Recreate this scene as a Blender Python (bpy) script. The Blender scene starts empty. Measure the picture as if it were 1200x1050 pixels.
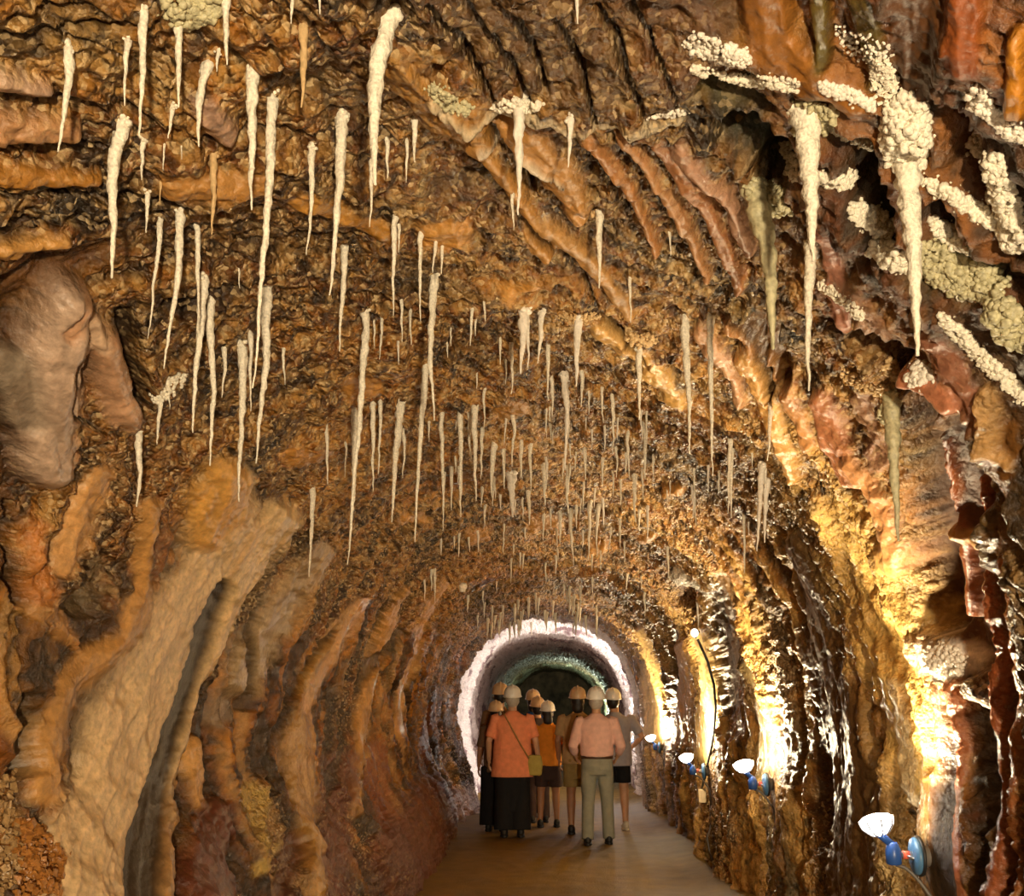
import bpy, bmesh, math, random
import numpy as np
from mathutils import Vector, Matrix
from mathutils.bvhtree import BVHTree

random.seed(7)
rng = np.random.default_rng(7)
scn = bpy.context.scene
COL = scn.collection
PI = math.pi

# ------------------------------------------------------------------ camera
W, H = 1200, 1050
F = 1300.0                      # focal length in pixels of the 1200 px wide frame
VX, VY = 645.0, 830.0           # where the tunnel axis vanishes
EYE = 1.5
th = math.atan((VY - H / 2) / F)
psi = math.atan((VX - W / 2) / F * math.cos(th))
s_, c_ = math.sin(psi), math.cos(psi)
RT = Vector((c_, s_, 0))
FW = Vector((-s_ * math.cos(th), c_ * math.cos(th), math.sin(th)))
UP = RT.cross(FW)
CAM = Vector((0, 0, EYE))
cam_d = bpy.data.cameras.new('camera')
cam_d.sensor_fit = 'HORIZONTAL'
cam_d.sensor_width = 36
cam_d.lens = F / W * 36
cam_d.clip_start = 0.05
cam = bpy.data.objects.new('camera', cam_d)
COL.objects.link(cam)
M = Matrix.Identity(4)
for i in range(3):
    M[i][0], M[i][1], M[i][2], M[i][3] = RT[i], UP[i], -FW[i], CAM[i]
cam.matrix_world = M
scn.camera = cam


def ray(px, py):
    return (RT * ((px - W / 2) / F) + UP * ((H / 2 - py) / F) + FW).normalized()


def project(p):
    d = Vector(p) - CAM
    z = d.dot(FW)
    return W / 2 + F * d.dot(RT) / z, H / 2 - F * d.dot(UP) / z


def at_y(px, py, Y):
    d = ray(px, py)
    return CAM + d * (Y / d.y)


# ------------------------------------------------------------------ helpers
def link(o, parent=None):
    COL.objects.link(o)
    if parent is not None:
        o.parent = parent
    return o


def tag(o, label=None, cat=None, group=None, kind=None):
    if label: o['label'] = label
    if cat: o['category'] = cat
    if group: o['group'] = group
    if kind: o['kind'] = kind
    return o


def mesh_obj(name, verts, faces, mat, parent=None, smooth=True):
    me = bpy.data.meshes.new(name)
    me.from_pydata([tuple(v) for v in verts], [], faces)
    if mat: me.materials.append(mat)
    if smooth:
        me.polygons.foreach_set('use_smooth', [True] * len(me.polygons))
    me.update()
    return link(bpy.data.objects.new(name, me), parent)


def empty(name, loc):
    o = bpy.data.objects.new(name, None)
    o.empty_display_size = 0.1
    o.location = loc
    return link(o)


class MB:
    """collects shapes for one mesh"""
    def __init__(s):
        s.v = []; s.f = []

    def rings(s, rings, cap=True):
        n = len(rings[0]); b = len(s.v)
        for r in rings: s.v.extend([tuple(p) for p in r])
        for i in range(len(rings) - 1):
            for j in range(n):
                a = b + i * n + j; c = b + i * n + (j + 1) % n
                s.f.append((a, c, c + n, a + n))
        if cap:
            s.f.append(tuple(b + j for j in range(n))[::-1])
            e = b + (len(rings) - 1) * n
            s.f.append(tuple(e + j for j in range(n)))

    def tube(s, pts, rad, n=10, cap=True, round_ends=False):
        pts = [Vector(p) for p in pts]
        if not isinstance(rad, (list, tuple)): rad = [rad] * len(pts)
        rad = list(rad)
        if round_ends:
            d0 = (pts[0] - pts[1]).normalized(); d1 = (pts[-1] - pts[-2]).normalized()
            pts = [pts[0] + d0 * rad[0] * .95, pts[0] + d0 * rad[0] * .6] + pts + [pts[-1] + d1 * rad[-1] * .6, pts[-1] + d1 * rad[-1] * .95]
            rad = [rad[0] * .3, rad[0] * .8] + rad + [rad[-1] * .8, rad[-1] * .3]
        rings = []
        ref = None
        for i, p in enumerate(pts):
            t = (pts[min(i + 1, len(pts) - 1)] - pts[max(i - 1, 0)]).normalized()
            if ref is None:
                ref = Vector((0, 0, 1)) if abs(t.z) < .9 else Vector((0, 1, 0))
            u = (ref - t * ref.dot(t)).normalized(); ref = u
            w = t.cross(u)
            rings.append([p + (u * math.cos(2 * PI * j / n) + w * math.sin(2 * PI * j / n)) * rad[i] for j in range(n)])
        s.rings(rings, cap)

    def ell(s, c, r, n=16, m=10, rot=None):
        rings = []
        for i in range(m + 1):
            ph = -PI / 2 + PI * (i + .25 * (i == 0) - .25 * (i == m)) / m
            ring = []
            for j in range(n):
                a = 2 * PI * j / n
                v = Vector((r[0] * math.cos(ph) * math.cos(a), r[1] * math.cos(ph) * math.sin(a), r[2] * math.sin(ph)))
                if rot: v = rot @ v
                ring.append(Vector(c) + v)
            rings.append(ring)
        s.rings(rings)

    def loft(s, secs, n=20):
        """secs: (z, rx, ry, cx, cy) stacked ellipses"""
        s.rings([[(cx + rx * math.cos(2 * PI * j / n), cy + ry * math.sin(2 * PI * j / n), z) for j in range(n)]
                 for z, rx, ry, cx, cy in secs])

    def lathe(s, prof, c, axis=(0, 0, 1), n=24):
        ax = Vector(axis).normalized()
        q = Vector((0, 0, 1)).rotation_difference(ax)
        s.rings([[Vector(c) + q @ Vector((r * math.cos(2 * PI * j / n), r * math.sin(2 * PI * j / n), z)) for j in range(n)]
                 for r, z in prof])

    def box(s, c, d, rot=None):
        b = len(s.v)
        for x in (-1, 1):
            for y in (-1, 1):
                for z in (-1, 1):
                    v = Vector((x * d[0] / 2, y * d[1] / 2, z * d[2] / 2))
                    if rot: v = rot @ v
                    s.v.append(tuple(Vector(c) + v))
        for q in ((0, 1, 3, 2), (4, 6, 7, 5), (0, 4, 5, 1), (2, 3, 7, 6), (0, 2, 6, 4), (1, 5, 7, 3)):
            s.f.append(tuple(b + k for k in q))

    def build(s, name, mat, parent=None, smooth=True, remesh=None, smooth_it=0, bevel=None):
        o = mesh_obj(name, s.v, s.f, mat, parent, smooth)
        if bevel:
            md = o.modifiers.new('b', 'BEVEL'); md.width = bevel; md.segments = 2; md.limit_method = 'ANGLE'
        if remesh:
            md = o.modifiers.new('r', 'REMESH'); md.mode = 'VOXEL'; md.voxel_size = remesh; md.use_smooth_shade = True
        if smooth_it:
            md = o.modifiers.new('s', 'SMOOTH'); md.iterations = smooth_it; md.factor = .5
        if remesh or smooth_it or bevel:
            dg = bpy.context.evaluated_depsgraph_get()
            me = bpy.data.meshes.new_from_object(o.evaluated_get(dg))
            o.modifiers.clear()
            old = o.data; o.data = me; bpy.data.meshes.remove(old); me.name = name
            if smooth: me.polygons.foreach_set('use_smooth', [True] * len(me.polygons))
        return o


# ------------------------------------------------------------------ noise (numpy gradient noise)
def _hash(ix, iy, iz, seed):
    h = (ix.astype(np.int64) * 374761393 + iy.astype(np.int64) * 668265263 + iz.astype(np.int64) * 2147483647 + seed * 1274126177) & 0xffffffff
    h = ((h ^ (h >> 13)) * 1274126177) & 0xffffffff
    h = ((h ^ (h >> 16)) * 2246822519) & 0xffffffff
    return (h ^ (h >> 15)) & 0xffff


_G = np.random.default_rng(3).normal(size=(65536, 3)).astype(np.float32)
_G /= np.linalg.norm(_G, axis=1, keepdims=True)


def gn(x, y, z, seed=0):
    x = np.asarray(x, np.float32); y = np.asarray(y, np.float32) + np.zeros_like(x); z = np.asarray(z, np.float32) + np.zeros_like(x)
    ix, iy, iz = np.floor(x), np.floor(y), np.floor(z)
    fx, fy, fz = x - ix, y - iy, z - iz
    ux, uy, uz = [f * f * f * (f * (f * 6 - 15) + 10) for f in (fx, fy, fz)]
    out = np.zeros_like(x)
    for dx in (0, 1):
        for dy in (0, 1):
            for dz in (0, 1):
                g = _G[_hash(ix + dx, iy + dy, iz + dz, seed)]
                d = g[..., 0] * (fx - dx) + g[..., 1] * (fy - dy) + g[..., 2] * (fz - dz)
                out += d * (ux if dx else 1 - ux) * (uy if dy else 1 - uy) * (uz if dz else 1 - uz)
    return out * 1.6            # about -1..1


def fbm(x, y, z, oct=3, seed=0, gain=.5):
    o = 0; a = 1; t = 0
    for i in range(oct):
        o = o + a * gn(x * 2 ** i, y * 2 ** i, z * 2 ** i, seed + i); t += a; a *= gain
    return o / t


def ss(a, b, x):
    t = np.clip((x - a) / (b - a), 0, 1)
    return t * t * (3 - 2 * t)


# ------------------------------------------------------------------ tunnel base surface
YEND = 46.0
ZC = 1.40                       # height of the widest point


def lerp_pts(Y, xs, ys):
    return np.interp(Y, xs, ys)


def dims(Y):
    wl = lerp_pts(Y, [-6, 2, 5, 9, 14, 18.5, 30, 46], [1.75, 1.95, 1.85, 1.68, 1.60, 1.58, 1.50, 1.5])
    wr = lerp_pts(Y, [-6, 2, 5, 9, 14, 18.5, 30, 46], [1.6, 1.62, 1.56, 1.55, 1.55, 1.45, 1.75, 1.9])
    h = lerp_pts(Y, [-6, 2, 5, 9, 14, 18.5, 30, 46], [1.75, 1.75, 1.70, 1.62, 1.56, 1.56, 1.56, 1.6])
    fl = lerp_pts(Y, [-6, 2, 5, 9, 14, 18.5, 46], [1.35, 1.30, 1.16, 1.14, 1.12, 1.25, 1.3])
    fr = lerp_pts(Y, [-6, 46], [1.56, 1.56]) + 0 * Y
    return wl, wr, h, fl, fr


AM = math.radians(132)


def base(Y, a):
    """point on the undisplaced tunnel lining"""
    Y = np.asarray(Y, float); a = np.asarray(a, float)
    wl, wr, h, fl, fr = dims(Y)
    left = a < 0
    w = np.where(left, wl, wr); f = np.where(left, fl, fr)
    A = np.abs(a)
    p = 0.92
    up = A <= PI / 2
    Au = np.minimum(A, PI / 2)
    x = w * np.sin(Au) ** p
    z = h * np.clip(np.cos(Au), 0, 1) ** p
    t = np.clip((A - PI / 2) / (AM - PI / 2), 0, 1)
    t2 = t * t * (2 - t)
    x = np.where(up, x, w + (f - w) * t2)
    z = np.where(up, z, -t * (ZC + .25))
    return np.where(left, -x, x), Y, ZC + z


def unproj(px, py):
    """pixel -> (lnY, a) on the base surface, by marching along the ray"""
    d = ray(px, py)
    lo, hi = 0.8, YEND
    Ys = np.exp(np.linspace(math.log(.8), math.log(YEND), 500))
    P = [CAM + d * (y / d.y) for y in Ys]
    x = np.array([p.x for p in P]); z = np.array([p.z for p in P]) - ZC
    wl, wr, h, fl, fr = dims(Ys)
    w = np.where(x < 0, wl, wr); f = np.where(x < 0, fl, fr)
    p = 2 / .92
    t = np.clip(-z / (ZC + .25), 0, 1)
    r = np.where(z >= 0, (np.abs(x) / w) ** p + (np.maximum(z, 0) / h) ** p, (np.abs(x) / (w + (f - w) * t * t * (2 - t))) ** p)
    k = int(np.argmax(r > 1)) if (r > 1).any() else len(Ys) - 1
    xx, zz, Y = x[k], z[k], Ys[k]
    if zz >= 0:
        a = math.atan2((abs(xx) / w[k]) ** (1 / .92), (zz / h[k]) ** (1 / .92))
    else:
        a = PI / 2 + t[k] * (AM - PI / 2)
    return math.log(Y), math.copysign(a, xx)


NB, NF, NA = 60, 1080, 1150
Yb = np.linspace(-5.5, 1.15, NB, endpoint=False)
Yf = np.exp(np.linspace(math.log(1.15), math.log(YEND), NF))
Yrow = np.concatenate([Yb, Yf])
Acol = np.linspace(-AM, AM, NA)
YY, AA = np.meshgrid(Yrow, Acol, indexing='ij')
X0, _, Z0 = base(YY, AA)
P0 = np.stack([X0, YY, Z0], -1)
# inward normals of the base
dY = np.gradient(P0, axis=0); dA = np.gradient(P0, axis=1)
Nn = np.cross(dA, dY); Nn /= np.linalg.norm(Nn, axis=-1, keepdims=True) + 1e-9
ctr = np.stack([0 * YY, YY, 0 * YY + 1.5], -1)
sgn = np.sign(np.sum((ctr - P0) * Nn, -1, keepdims=True)); Nn *= sgn
U = np.log(np.maximum(YY, .4)); S = AA * 1.6       # arc length
x3, y3, z3 = P0[..., 0], P0[..., 1], P0[..., 2]

# ribs follow the strata: hoops that dip towards the viewer low on the left wall
left = ss(.2, -.6, AA)
kf = .30 + .95 * np.exp(-(YY / 5.0) ** 2)
q = YY + left * (z3 - 2.4) * 0.50 - (1 - left) * (z3 - 2.4) * .10 - kf * 1.3 * np.tanh(S / 1.3)
warp = fbm(x3 * .9, y3 * .6, z3 * .9, 2, 11)
q = q + .42 * warp + .12 * gn(x3 * 2.6, y3 * 2.2, z3 * 2.6, 13)
sw = S + .25 * gn(x3 * 1.4, y3 * 1.4, z3 * 1.4, 12)
nearf = ss(1.0, 5, YY)

big = gn(q * .75, sw * .35, 0, 20)
r1 = 1 - np.abs(gn(q * 1.7, sw * .45, 3, 21)) * 1.7
r2 = 1 - np.abs(gn(q * 4.2, sw * .9, 5, 22)) * 1.7
r3 = 1 - np.abs(gn(q * 9.5, sw * 1.6, 7, 23)) * 1.6
r4 = gn(q * 22, sw * 4.5, 9, 24)
lump = fbm(x3 * 3.2, y3 * 3.2, z3 * 3.2, 3, 30)
fine = fbm(x3 * 14, y3 * 14, z3 * 14, 3, 34)
ceil = ss(1.15, .75, np.abs(AA))
n_col = gn(q * 3.4, sw * .7, 1, 40)
n_col2 = gn(q * 8.5, sw * 1.5, 2, 41)
n_col3 = gn(q * 20, sw * 4, 2, 42)
n_patch = fbm(x3 * 1.1, y3 * .8, z3 * 1.1, 2, 43)
grain = gn(x3 * 34, y3 * 34, z3 * 34, 44)
grain2 = gn(x3 * 17, y3 * 17, z3 * 17, 45)

cr_ = 1 - .35 * ss(1.2, .8, np.abs(AA))
bill = np.abs(gn(x3 * 8, y3 * 8, z3 * 8, 36)); bill2 = np.abs(gn(x3 * 19, y3 * 19, z3 * 19, 37))
disp = .10 * big + cr_ * (.080 * (r1 - .5) + .048 * (r2 - .5) + .020 * (r3 - .5)) + .010 * r4 + .078 * lump + .024 * fine
# the crust of crystal grains: ceiling and patches of wall
crust = np.clip(ss(-.15, .35, n_patch + .55 * ceil - .05 + .3 * lump), 0, 1)

disp = disp - crust * (.055 * bill + .028 * bill2 - .02)
# ------------------------------------------------------------------ pigment of the rock (its own colour, with some shade and lamp light painted in)
C = lambda *c: np.array(c, float)
DARK, UMBER, RUST, ORANGE, TAN, CREAM, GREY = C(.030, .018, .009), C(.12, .053, .013), C(.36, .135, .020), C(.62, .28, .045), C(.62, .39, .14), C(.78, .61, .34), C(.25, .20, .11)


def mix(a, b, t):
    return a + (b - a) * t[..., None]


col = np.zeros(YY.shape + (3,)) + RUST
v = n_col * .9 + n_col2 * .5
col = mix(col, np.broadcast_to(ORANGE, col.shape), ss(-.1, .45, v))
col = mix(col, np.broadcast_to(TAN, col.shape), ss(.35, .8, v + .25 * n_patch))
col = mix(col, np.broadcast_to(UMBER, col.shape), ss(-.12, -.45, v))
col = mix(col, np.broadcast_to(DARK, col.shape), ss(.30, .62, -n_col2 * .8 - n_col3 * .5 - .15))
col = mix(col, np.broadcast_to(GREY, col.shape), .7 * ss(.25, .6, gn(q * 2.6, sw * .8, 8, 47)))
# golden grains in the crust and dark pits between them
g = crust * (.35 + .65 * ceil)
col = mix(col, np.broadcast_to(C(.74, .44, .14), col.shape), g * .75 * ss(-.4, .4, grain2 + .4 * grain))
col = mix(col, np.broadcast_to(CREAM, col.shape), g * .65 * ss(.30, .7, grain + .35 * grain2))
col = mix(col, np.broadcast_to(C(.09, .05, .022), col.shape), g * .75 * ss(-.22, -.62, grain + .3 * grain2 + .3 * n_col3))
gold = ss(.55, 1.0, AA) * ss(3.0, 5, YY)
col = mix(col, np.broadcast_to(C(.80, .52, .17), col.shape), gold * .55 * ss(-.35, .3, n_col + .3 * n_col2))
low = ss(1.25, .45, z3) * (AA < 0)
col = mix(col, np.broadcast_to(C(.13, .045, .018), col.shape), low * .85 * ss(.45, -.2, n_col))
rough = .27 + .12 * crust + .1 * n_patch
smoothm = np.zeros(YY.shape)

# deep red brown smooth rock close by on the upper right
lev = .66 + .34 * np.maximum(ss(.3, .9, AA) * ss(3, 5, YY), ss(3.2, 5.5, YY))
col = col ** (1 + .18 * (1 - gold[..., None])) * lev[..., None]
nr = ss(.15, .5, AA) * ss(3.9, 3.0, YY + .5 * np.abs(AA - .7)) * ss(1.5, 1.2, AA)
col = mix(col, mix(np.broadcast_to(C(.12, .038, .010), col.shape), np.broadcast_to(C(.27, .09, .014), col.shape), ss(.1, .6, n_col + .3 * n_col2)), nr * .85)
crust = crust * (1 - nr)

# thin clay seams and dark pits between the salt layers
seam = np.abs(gn(q * 6.5 + 3, sw * 1.1, 1.5 * lump, 90)); seam2 = np.abs(gn(q * 15, sw * 2.4, 2 * lump, 91))
sm = np.maximum(ss(.11, .03, seam), .8 * ss(.12, .02, seam2)) * ss(-.5, .1, gn(x3 * 2, y3 * 2, z3 * 2, 92))
col = mix(col, np.broadcast_to(C(.028, .018, .010), col.shape), .85 * sm * (1 - .6 * gold))
disp = disp - .016 * sm
pit = ss(.20, .50, -(bill2 * 0 + grain2 * .7 + .5 * fbm(x3 * 6, y3 * 6, z3 * 6, 2, 93)))
col = mix(col, np.broadcast_to(C(.035, .024, .012), col.shape), .8 * pit)
oliv = ss(.15, .5, fbm(x3 * 1.7 + 9, y3 * 1.3, z3 * 1.7, 2, 94))
col = mix(col, col * C(.40, .44, .44), oliv * .9)
hol = ss(.05, -.45, lump + .4 * big)  # hollows of the relief darkened in the colour, like shade
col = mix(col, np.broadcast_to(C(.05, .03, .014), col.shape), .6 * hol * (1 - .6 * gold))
# long dark gullies and tan ribs streaming down both side walls
wallm = ss(.75, 1.15, np.abs(AA)) * (1 - .45 * gold)
g1 = gn(q * 4.6 + 7, sw * .5, .6 * lump, 95); g2 = gn(q * 11, sw * .9, .8 * lump, 96)
dk = wallm * np.maximum(ss(.08, .38, g1), .85 * ss(.18, .45, g2))
col = mix(col, np.broadcast_to(C(.038, .022, .010), col.shape), .85 * dk)
disp = disp - .035 * wallm * ss(.05, .45, g1) - .012 * wallm * ss(.1, .5, g2)
tb = wallm * ss(-.18, -.48, g1 + .5 * g2) * (AA < 0)
col = mix(col, np.broadcast_to(C(.56, .31, .10), col.shape), .6 * tb)
# white salt section at the far end, and greenish dark rock beyond it
fade = gn(x3 * 2, y3 * 1.2, z3 * 2, 50)
wh = ss(17.6, 18.8, YY + .7 * fade + .3) * ss(30.5, 28.5, YY + 1.5 * fade)
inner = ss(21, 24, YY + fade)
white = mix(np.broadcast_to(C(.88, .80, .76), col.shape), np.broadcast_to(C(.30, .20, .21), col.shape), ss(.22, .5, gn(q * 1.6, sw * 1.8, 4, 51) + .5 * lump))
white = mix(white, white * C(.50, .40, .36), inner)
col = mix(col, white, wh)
rough = rough * (1 - wh) + .75 * wh
crust = crust * (1 - .8 * wh)
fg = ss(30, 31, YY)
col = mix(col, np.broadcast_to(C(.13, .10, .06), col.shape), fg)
col = mix(col, np.broadcast_to(C(.50, .56, .42), col.shape), ss(36.5, 37.5, YY + 2 * fade) * ss(43.5, 42, YY) * ss(-.1, .25, gn(x3 * 1.6, y3 * .5, z3 * 1.6, 52) + .15))

# ---- strokes: single veins, ribs, hollows placed on the wall.  (pixel path -> wall coordinates)
Uc = np.where(YY > .9, U, -9)


def stroke(path, color=None, height=0., smooth=.8, edge=.40, alpha=1., seed=0, sharp=.35, rgh=None, flat=False):
    global disp, col, crust, rough, smoothm
    pts = [unproj(p[0], p[1]) for p in path]
    wid = [p[2] for p in path]
    R = [max(60, math.hypot(p[0] - VX, p[1] - VY)) for p in path]
    us = [p[0] for p in pts]; as_ = [p[1] for p in pts]
    mw = max(w / r for w, r in zip(wid, R)) * 1.3
    r0 = np.searchsorted(Yrow, math.exp(min(us) - mw)); r1_ = np.searchsorted(Yrow, math.exp(max(us) + mw))
    c0 = np.searchsorted(Acol, min(as_) - mw); c1 = np.searchsorted(Acol, max(as_) + mw)
    sl = (slice(max(r0, NB), r1_ + 1), slice(max(c0 - 1, 0), c1 + 1))
    u = U[sl]; a = AA[sl]
    if u.size == 0: return
    best = np.full(u.shape, 9.); lat = np.zeros(u.shape); alo = np.zeros(u.shape); acc = 0
    for i in range(len(pts) - 1):
        ax, ay = pts[i]; bx, by = pts[i + 1]
        L = (bx - ax) ** 2 + (by - ay) ** 2 + 1e-9
        t = np.clip(((u - ax) * (bx - ax) + (a - ay) * (by - ay)) / L, 0, 1)
        d = np.hypot(u - ax - t * (bx - ax), a - ay - t * (by - ay))
        w = (wid[i] / R[i] * (1 - t) + wid[i + 1] / R[i + 1] * t) / 2
        side = ((u - ax) * (by - ay) - (a - ay) * (bx - ax)) / math.sqrt(L)
        nb = d / w < best
        lat = np.where(nb, side, lat); alo = np.where(nb, acc + t * math.sqrt(L), alo); acc += math.sqrt(L)
        best = np.minimum(best, d / w)
    nz = gn(u * 9, a * 9, 0, 60 + seed) * .9 + gn(u * 30, a * 30, 0, 61 + seed) * .5 + gn(u * 90, a * 90, 0, 62 + seed) * .25
    strk = gn(lat * 60 + seed, alo * 5, 0, 63) * .6 + gn(lat * 150 + seed, alo * 9, 0, 64) * .4
    e = best + edge * nz
    m = ss(1 + sharp, 1 - sharp, e)
    prof = np.clip(1 - np.clip(e / 1.25, 0, 1) ** 2, 0, 1) if not flat else m
    if height > 0: height = height * .72
    disp[sl] = disp[sl] * (1 - smooth * .75 * m) + height * prof
    if color is not None:
        cc = np.array(color) * (1 + .13 * n_col2[sl] + .10 * lump[sl] + .06 * n_col3[sl] + .34 * strk)[..., None]
        col[sl] = mix(col[sl], cc, m * alpha)
    crust[sl] *= 1 - smooth * m
    disp[sl] += .012 * strk * m
    if rgh is not None: rough[sl] = rough[sl] * (1 - m) + rgh * m
    smoothm[sl] = np.maximum(smoothm[sl], smooth * m)


PALE, PALEO = (.72, .56, .36), (.68, .40, .15)
BROWN, RED, BLK = (.16, .07, .022), (.20, .055, .018), (.03, .018, .01)
PINK, GRY = (.52, .36, .25), (.27, .21, .145)
# left wall, upper: smooth rounded pinkish boulders
stroke([(75, 345, 45), (45, 440, 75), (40, 540, 50)], PINK, .16, .9, .2, 1, 1, rgh=.3)
stroke([(5, 420, 40), (15, 480, 40)], GRY, .05, .9, .2, .8, 2, rgh=.35)
stroke([(115, 400, 50), (130, 470, 45)], (.48, .27, .15), .12, .9, .2, 1, 3, rgh=.28)
stroke([(102, 372, 26), (104, 388, 22)], (.6, .4, .25), .07, .9, .2, 1, 4, rgh=.22)
stroke([(150, 375, 22), (150, 440, 24), (160, 470, 14)], BLK, -.10, .6, .5, .9, 5)
stroke([(70, 400, 9), (60, 470, 7), (100, 490, 8)], BLK, -.04, .4, .5, .9, 6)
stroke([(105, 545, 26), (75, 610, 34), (55, 660, 22)], (.58, .30, .10), .07, .85, .3, 1, 7, rgh=.4)
stroke([(20, 700, 34), (75, 760, 10)], (.5, .24, .07), .05, .5, .5, .8, 8)
stroke([(30, 610, 24), (25, 690, 26)], (.45, .16, .03), .05, .5, .5, .9, 9)
stroke([(10, 590, 14), (8, 700, 16)], BLK, -.08, .5, .4, .9, 10)
stroke([(160, 580, 20), (150, 680, 24), (125, 745, 34), (60, 800, 40), (35, 880, 34), (30, 930, 30)], (.50, .25, .07), .10, .85, .25, 1, 11, rgh=.4)
stroke([(80, 700, 40), (100, 650, 40)], (.12, .08, .035), -.07, .3, .7, .85, 12)
stroke([(8, 820, 26), (10, 900, 24)], (.05, .04, .02), -.10, .3, .5, .9, 13)
# the broad pale flowstone and its dark gully
stroke([(262, 555, 50), (262, 610, 78), (240, 660, 80), (195, 740, 84), (150, 830, 104), (118, 920, 96), (92, 1010, 100), (85, 1080, 100)], (.74, .51, .26), .10, .92, .20, 1, 14, rgh=.45)
stroke([(255, 545, 40), (240, 585, 66), (225, 620, 40)], (.72, .37, .08), .12, .92, .3, .9, 15, rgh=.4)
stroke([(320, 590, 16), (285, 625, 22), (255, 690, 20)], PALEO, .11, .9, .2, .9, 16)
stroke([(325, 605, 44), (285, 665, 40), (248, 730, 38), (212, 800, 32), (190, 870, 30), (170, 960, 36), (168, 1060, 50)], (.78, .53, .25), .10, .92, .22, 1, 17, rgh=.42)
stroke([(172, 930, 30), (180, 1060, 56)], (.42, .20, .05), .03, .6, .5, .8, 18)
stroke([(250, 680, 16), (226, 730, 26), (216, 765, 20), (197, 830, 20), (180, 890, 24), (164, 960, 38), (154, 1060, 44)], BLK, -.02, .7, .25, 1, 19)
stroke([(335, 700, 26), (290, 760, 34), (260, 840, 20)], (.24, .16, .09), -.03, .7, .4, .8, 20)
stroke([(372, 640, 26), (320, 720, 34), (280, 800, 30)], (.44, .30, .15), .06, .8, .4, .8, 21)
stroke([(262, 750, 8), (225, 850, 12), (212, 960, 18), (208, 1060, 22)], BLK, -.09, .3, .5, .85, 22)
stroke([(222, 870, 16), (235, 940, 16)], (.58, .30, .09), .05, .8, .3, 1, 23)
stroke([(250, 960, 40), (245, 1060, 56)], (.13, .03, .012), .04, .7, .3, .95, 24, rgh=.35)
stroke([(395, 720, 18), (360, 790, 16), (345, 860, 26), (350, 940, 24), (375, 1050, 22)], (.46, .24, .06), .07, .8, .3, .95, 25)
stroke([(420, 700, 14), (385, 760, 16), (350, 830, 14)], (.60, .31, .10), .05, .8, .3, .9, 26)
stroke([(303, 930, 26), (308, 1010, 16)], (.62, .40, .10), .03, .0, .9, .9, 27)
stroke([(327, 1000, 14), (330, 1040, 10)], (.66, .46, .16), .03, .0, .9, .9, 28)
stroke([(340, 990, 26), (335, 1060, 26)], (.10, .025, .01), -.07, .6, .4, .9, 29)
stroke([(475, 690, 10), (445, 760, 12), (425, 850, 12), (415, 950, 12)], (.56, .28, .07), .05, .8, .3, .9, 30)
stroke([(520, 680, 9), (480, 760, 10), (462, 860, 9)], (.62, .33, .10), .04, .8, .3, .9, 31)
stroke([(400, 900, 34), (395, 1050, 44)], (.16, .04, .015), -.02, .4, .6, .85, 32)
stroke([(440, 880, 20), (450, 1000, 30)], (.26, .07, .02), .03, .4, .6, .8, 33)
stroke([(300, 700, 8), (288, 790, 8), (286, 830, 8)], BLK, -.05, .3, .5, .8, 34)
stroke([(380, 740, 9), (320, 850, 8), (312, 930, 9)], BLK, -.06, .3, .5, .85, 35)
stroke([(470, 740, 8), (400, 870, 10), (385, 960, 10)], BLK, -.05, .3, .5, .8, 36)
# big dark red block at the foot of the left wall
stroke([(505, 955, 66), (475, 1010, 80)], (.12, .032, .014), .16, .5, .3, .95, 37, rgh=.4)
stroke([(535, 945, 26), (548, 960, 16)], (.22, .09, .05), .10, .5, .3, .9, 38)
stroke([(503, 830, 10), (497, 900, 12)], (.16, .045, .02), -.02, .3, .5, .8, 39)
# left ceiling: long dark seams
for i, (x0, y0, x1, y1, w) in enumerate([(0, 60, 190, 45, 9), (0, 122, 200, 150, 10), (0, 180, 160, 182, 8), (0, 232, 330, 250, 7), (0, 268, 230, 262, 6), (0, 330, 120, 300, 8),
                                         (130, 335, 420, 275, 7), (180, 372, 330, 325, 9), (0, 30, 110, 28, 8), (230, 165, 430, 175, 6), (330, 390, 560, 350, 6), (350, 330, 600, 385, 5)]):
    stroke([(x0, y0, w), ((x0 + x1) / 2, (y0 + y1) / 2 - 4, w * 1.3), (x1, y1, w * .6)], BLK, -.05, .2, .7, .85, 80 + i)
for i, (x0, y0, x1, y1, w, c) in enumerate([(0, 152, 80, 155, 34, (.45, .23, .10)), (0, 95, 50, 105, 26, (.46, .30, .20)), (0, 205, 110, 208, 28, (.44, .19, .03)), (200, 215, 300, 205, 34, (.45, .21, .05)),
                                            (240, 130, 262, 150, 36, (.40, .24, .16)), (0, 292, 70, 275, 20, (.48, .24, .06)), (90, 345, 60, 370, 26, (.55, .30, .16)), (350, 230, 460, 270, 24, (.52, .24, .04))]):
    stroke([(x0, y0, w), (x1, y1, w * .8)], c, .05, .7, .5, .9, 100 + i, rgh=.3)
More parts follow.
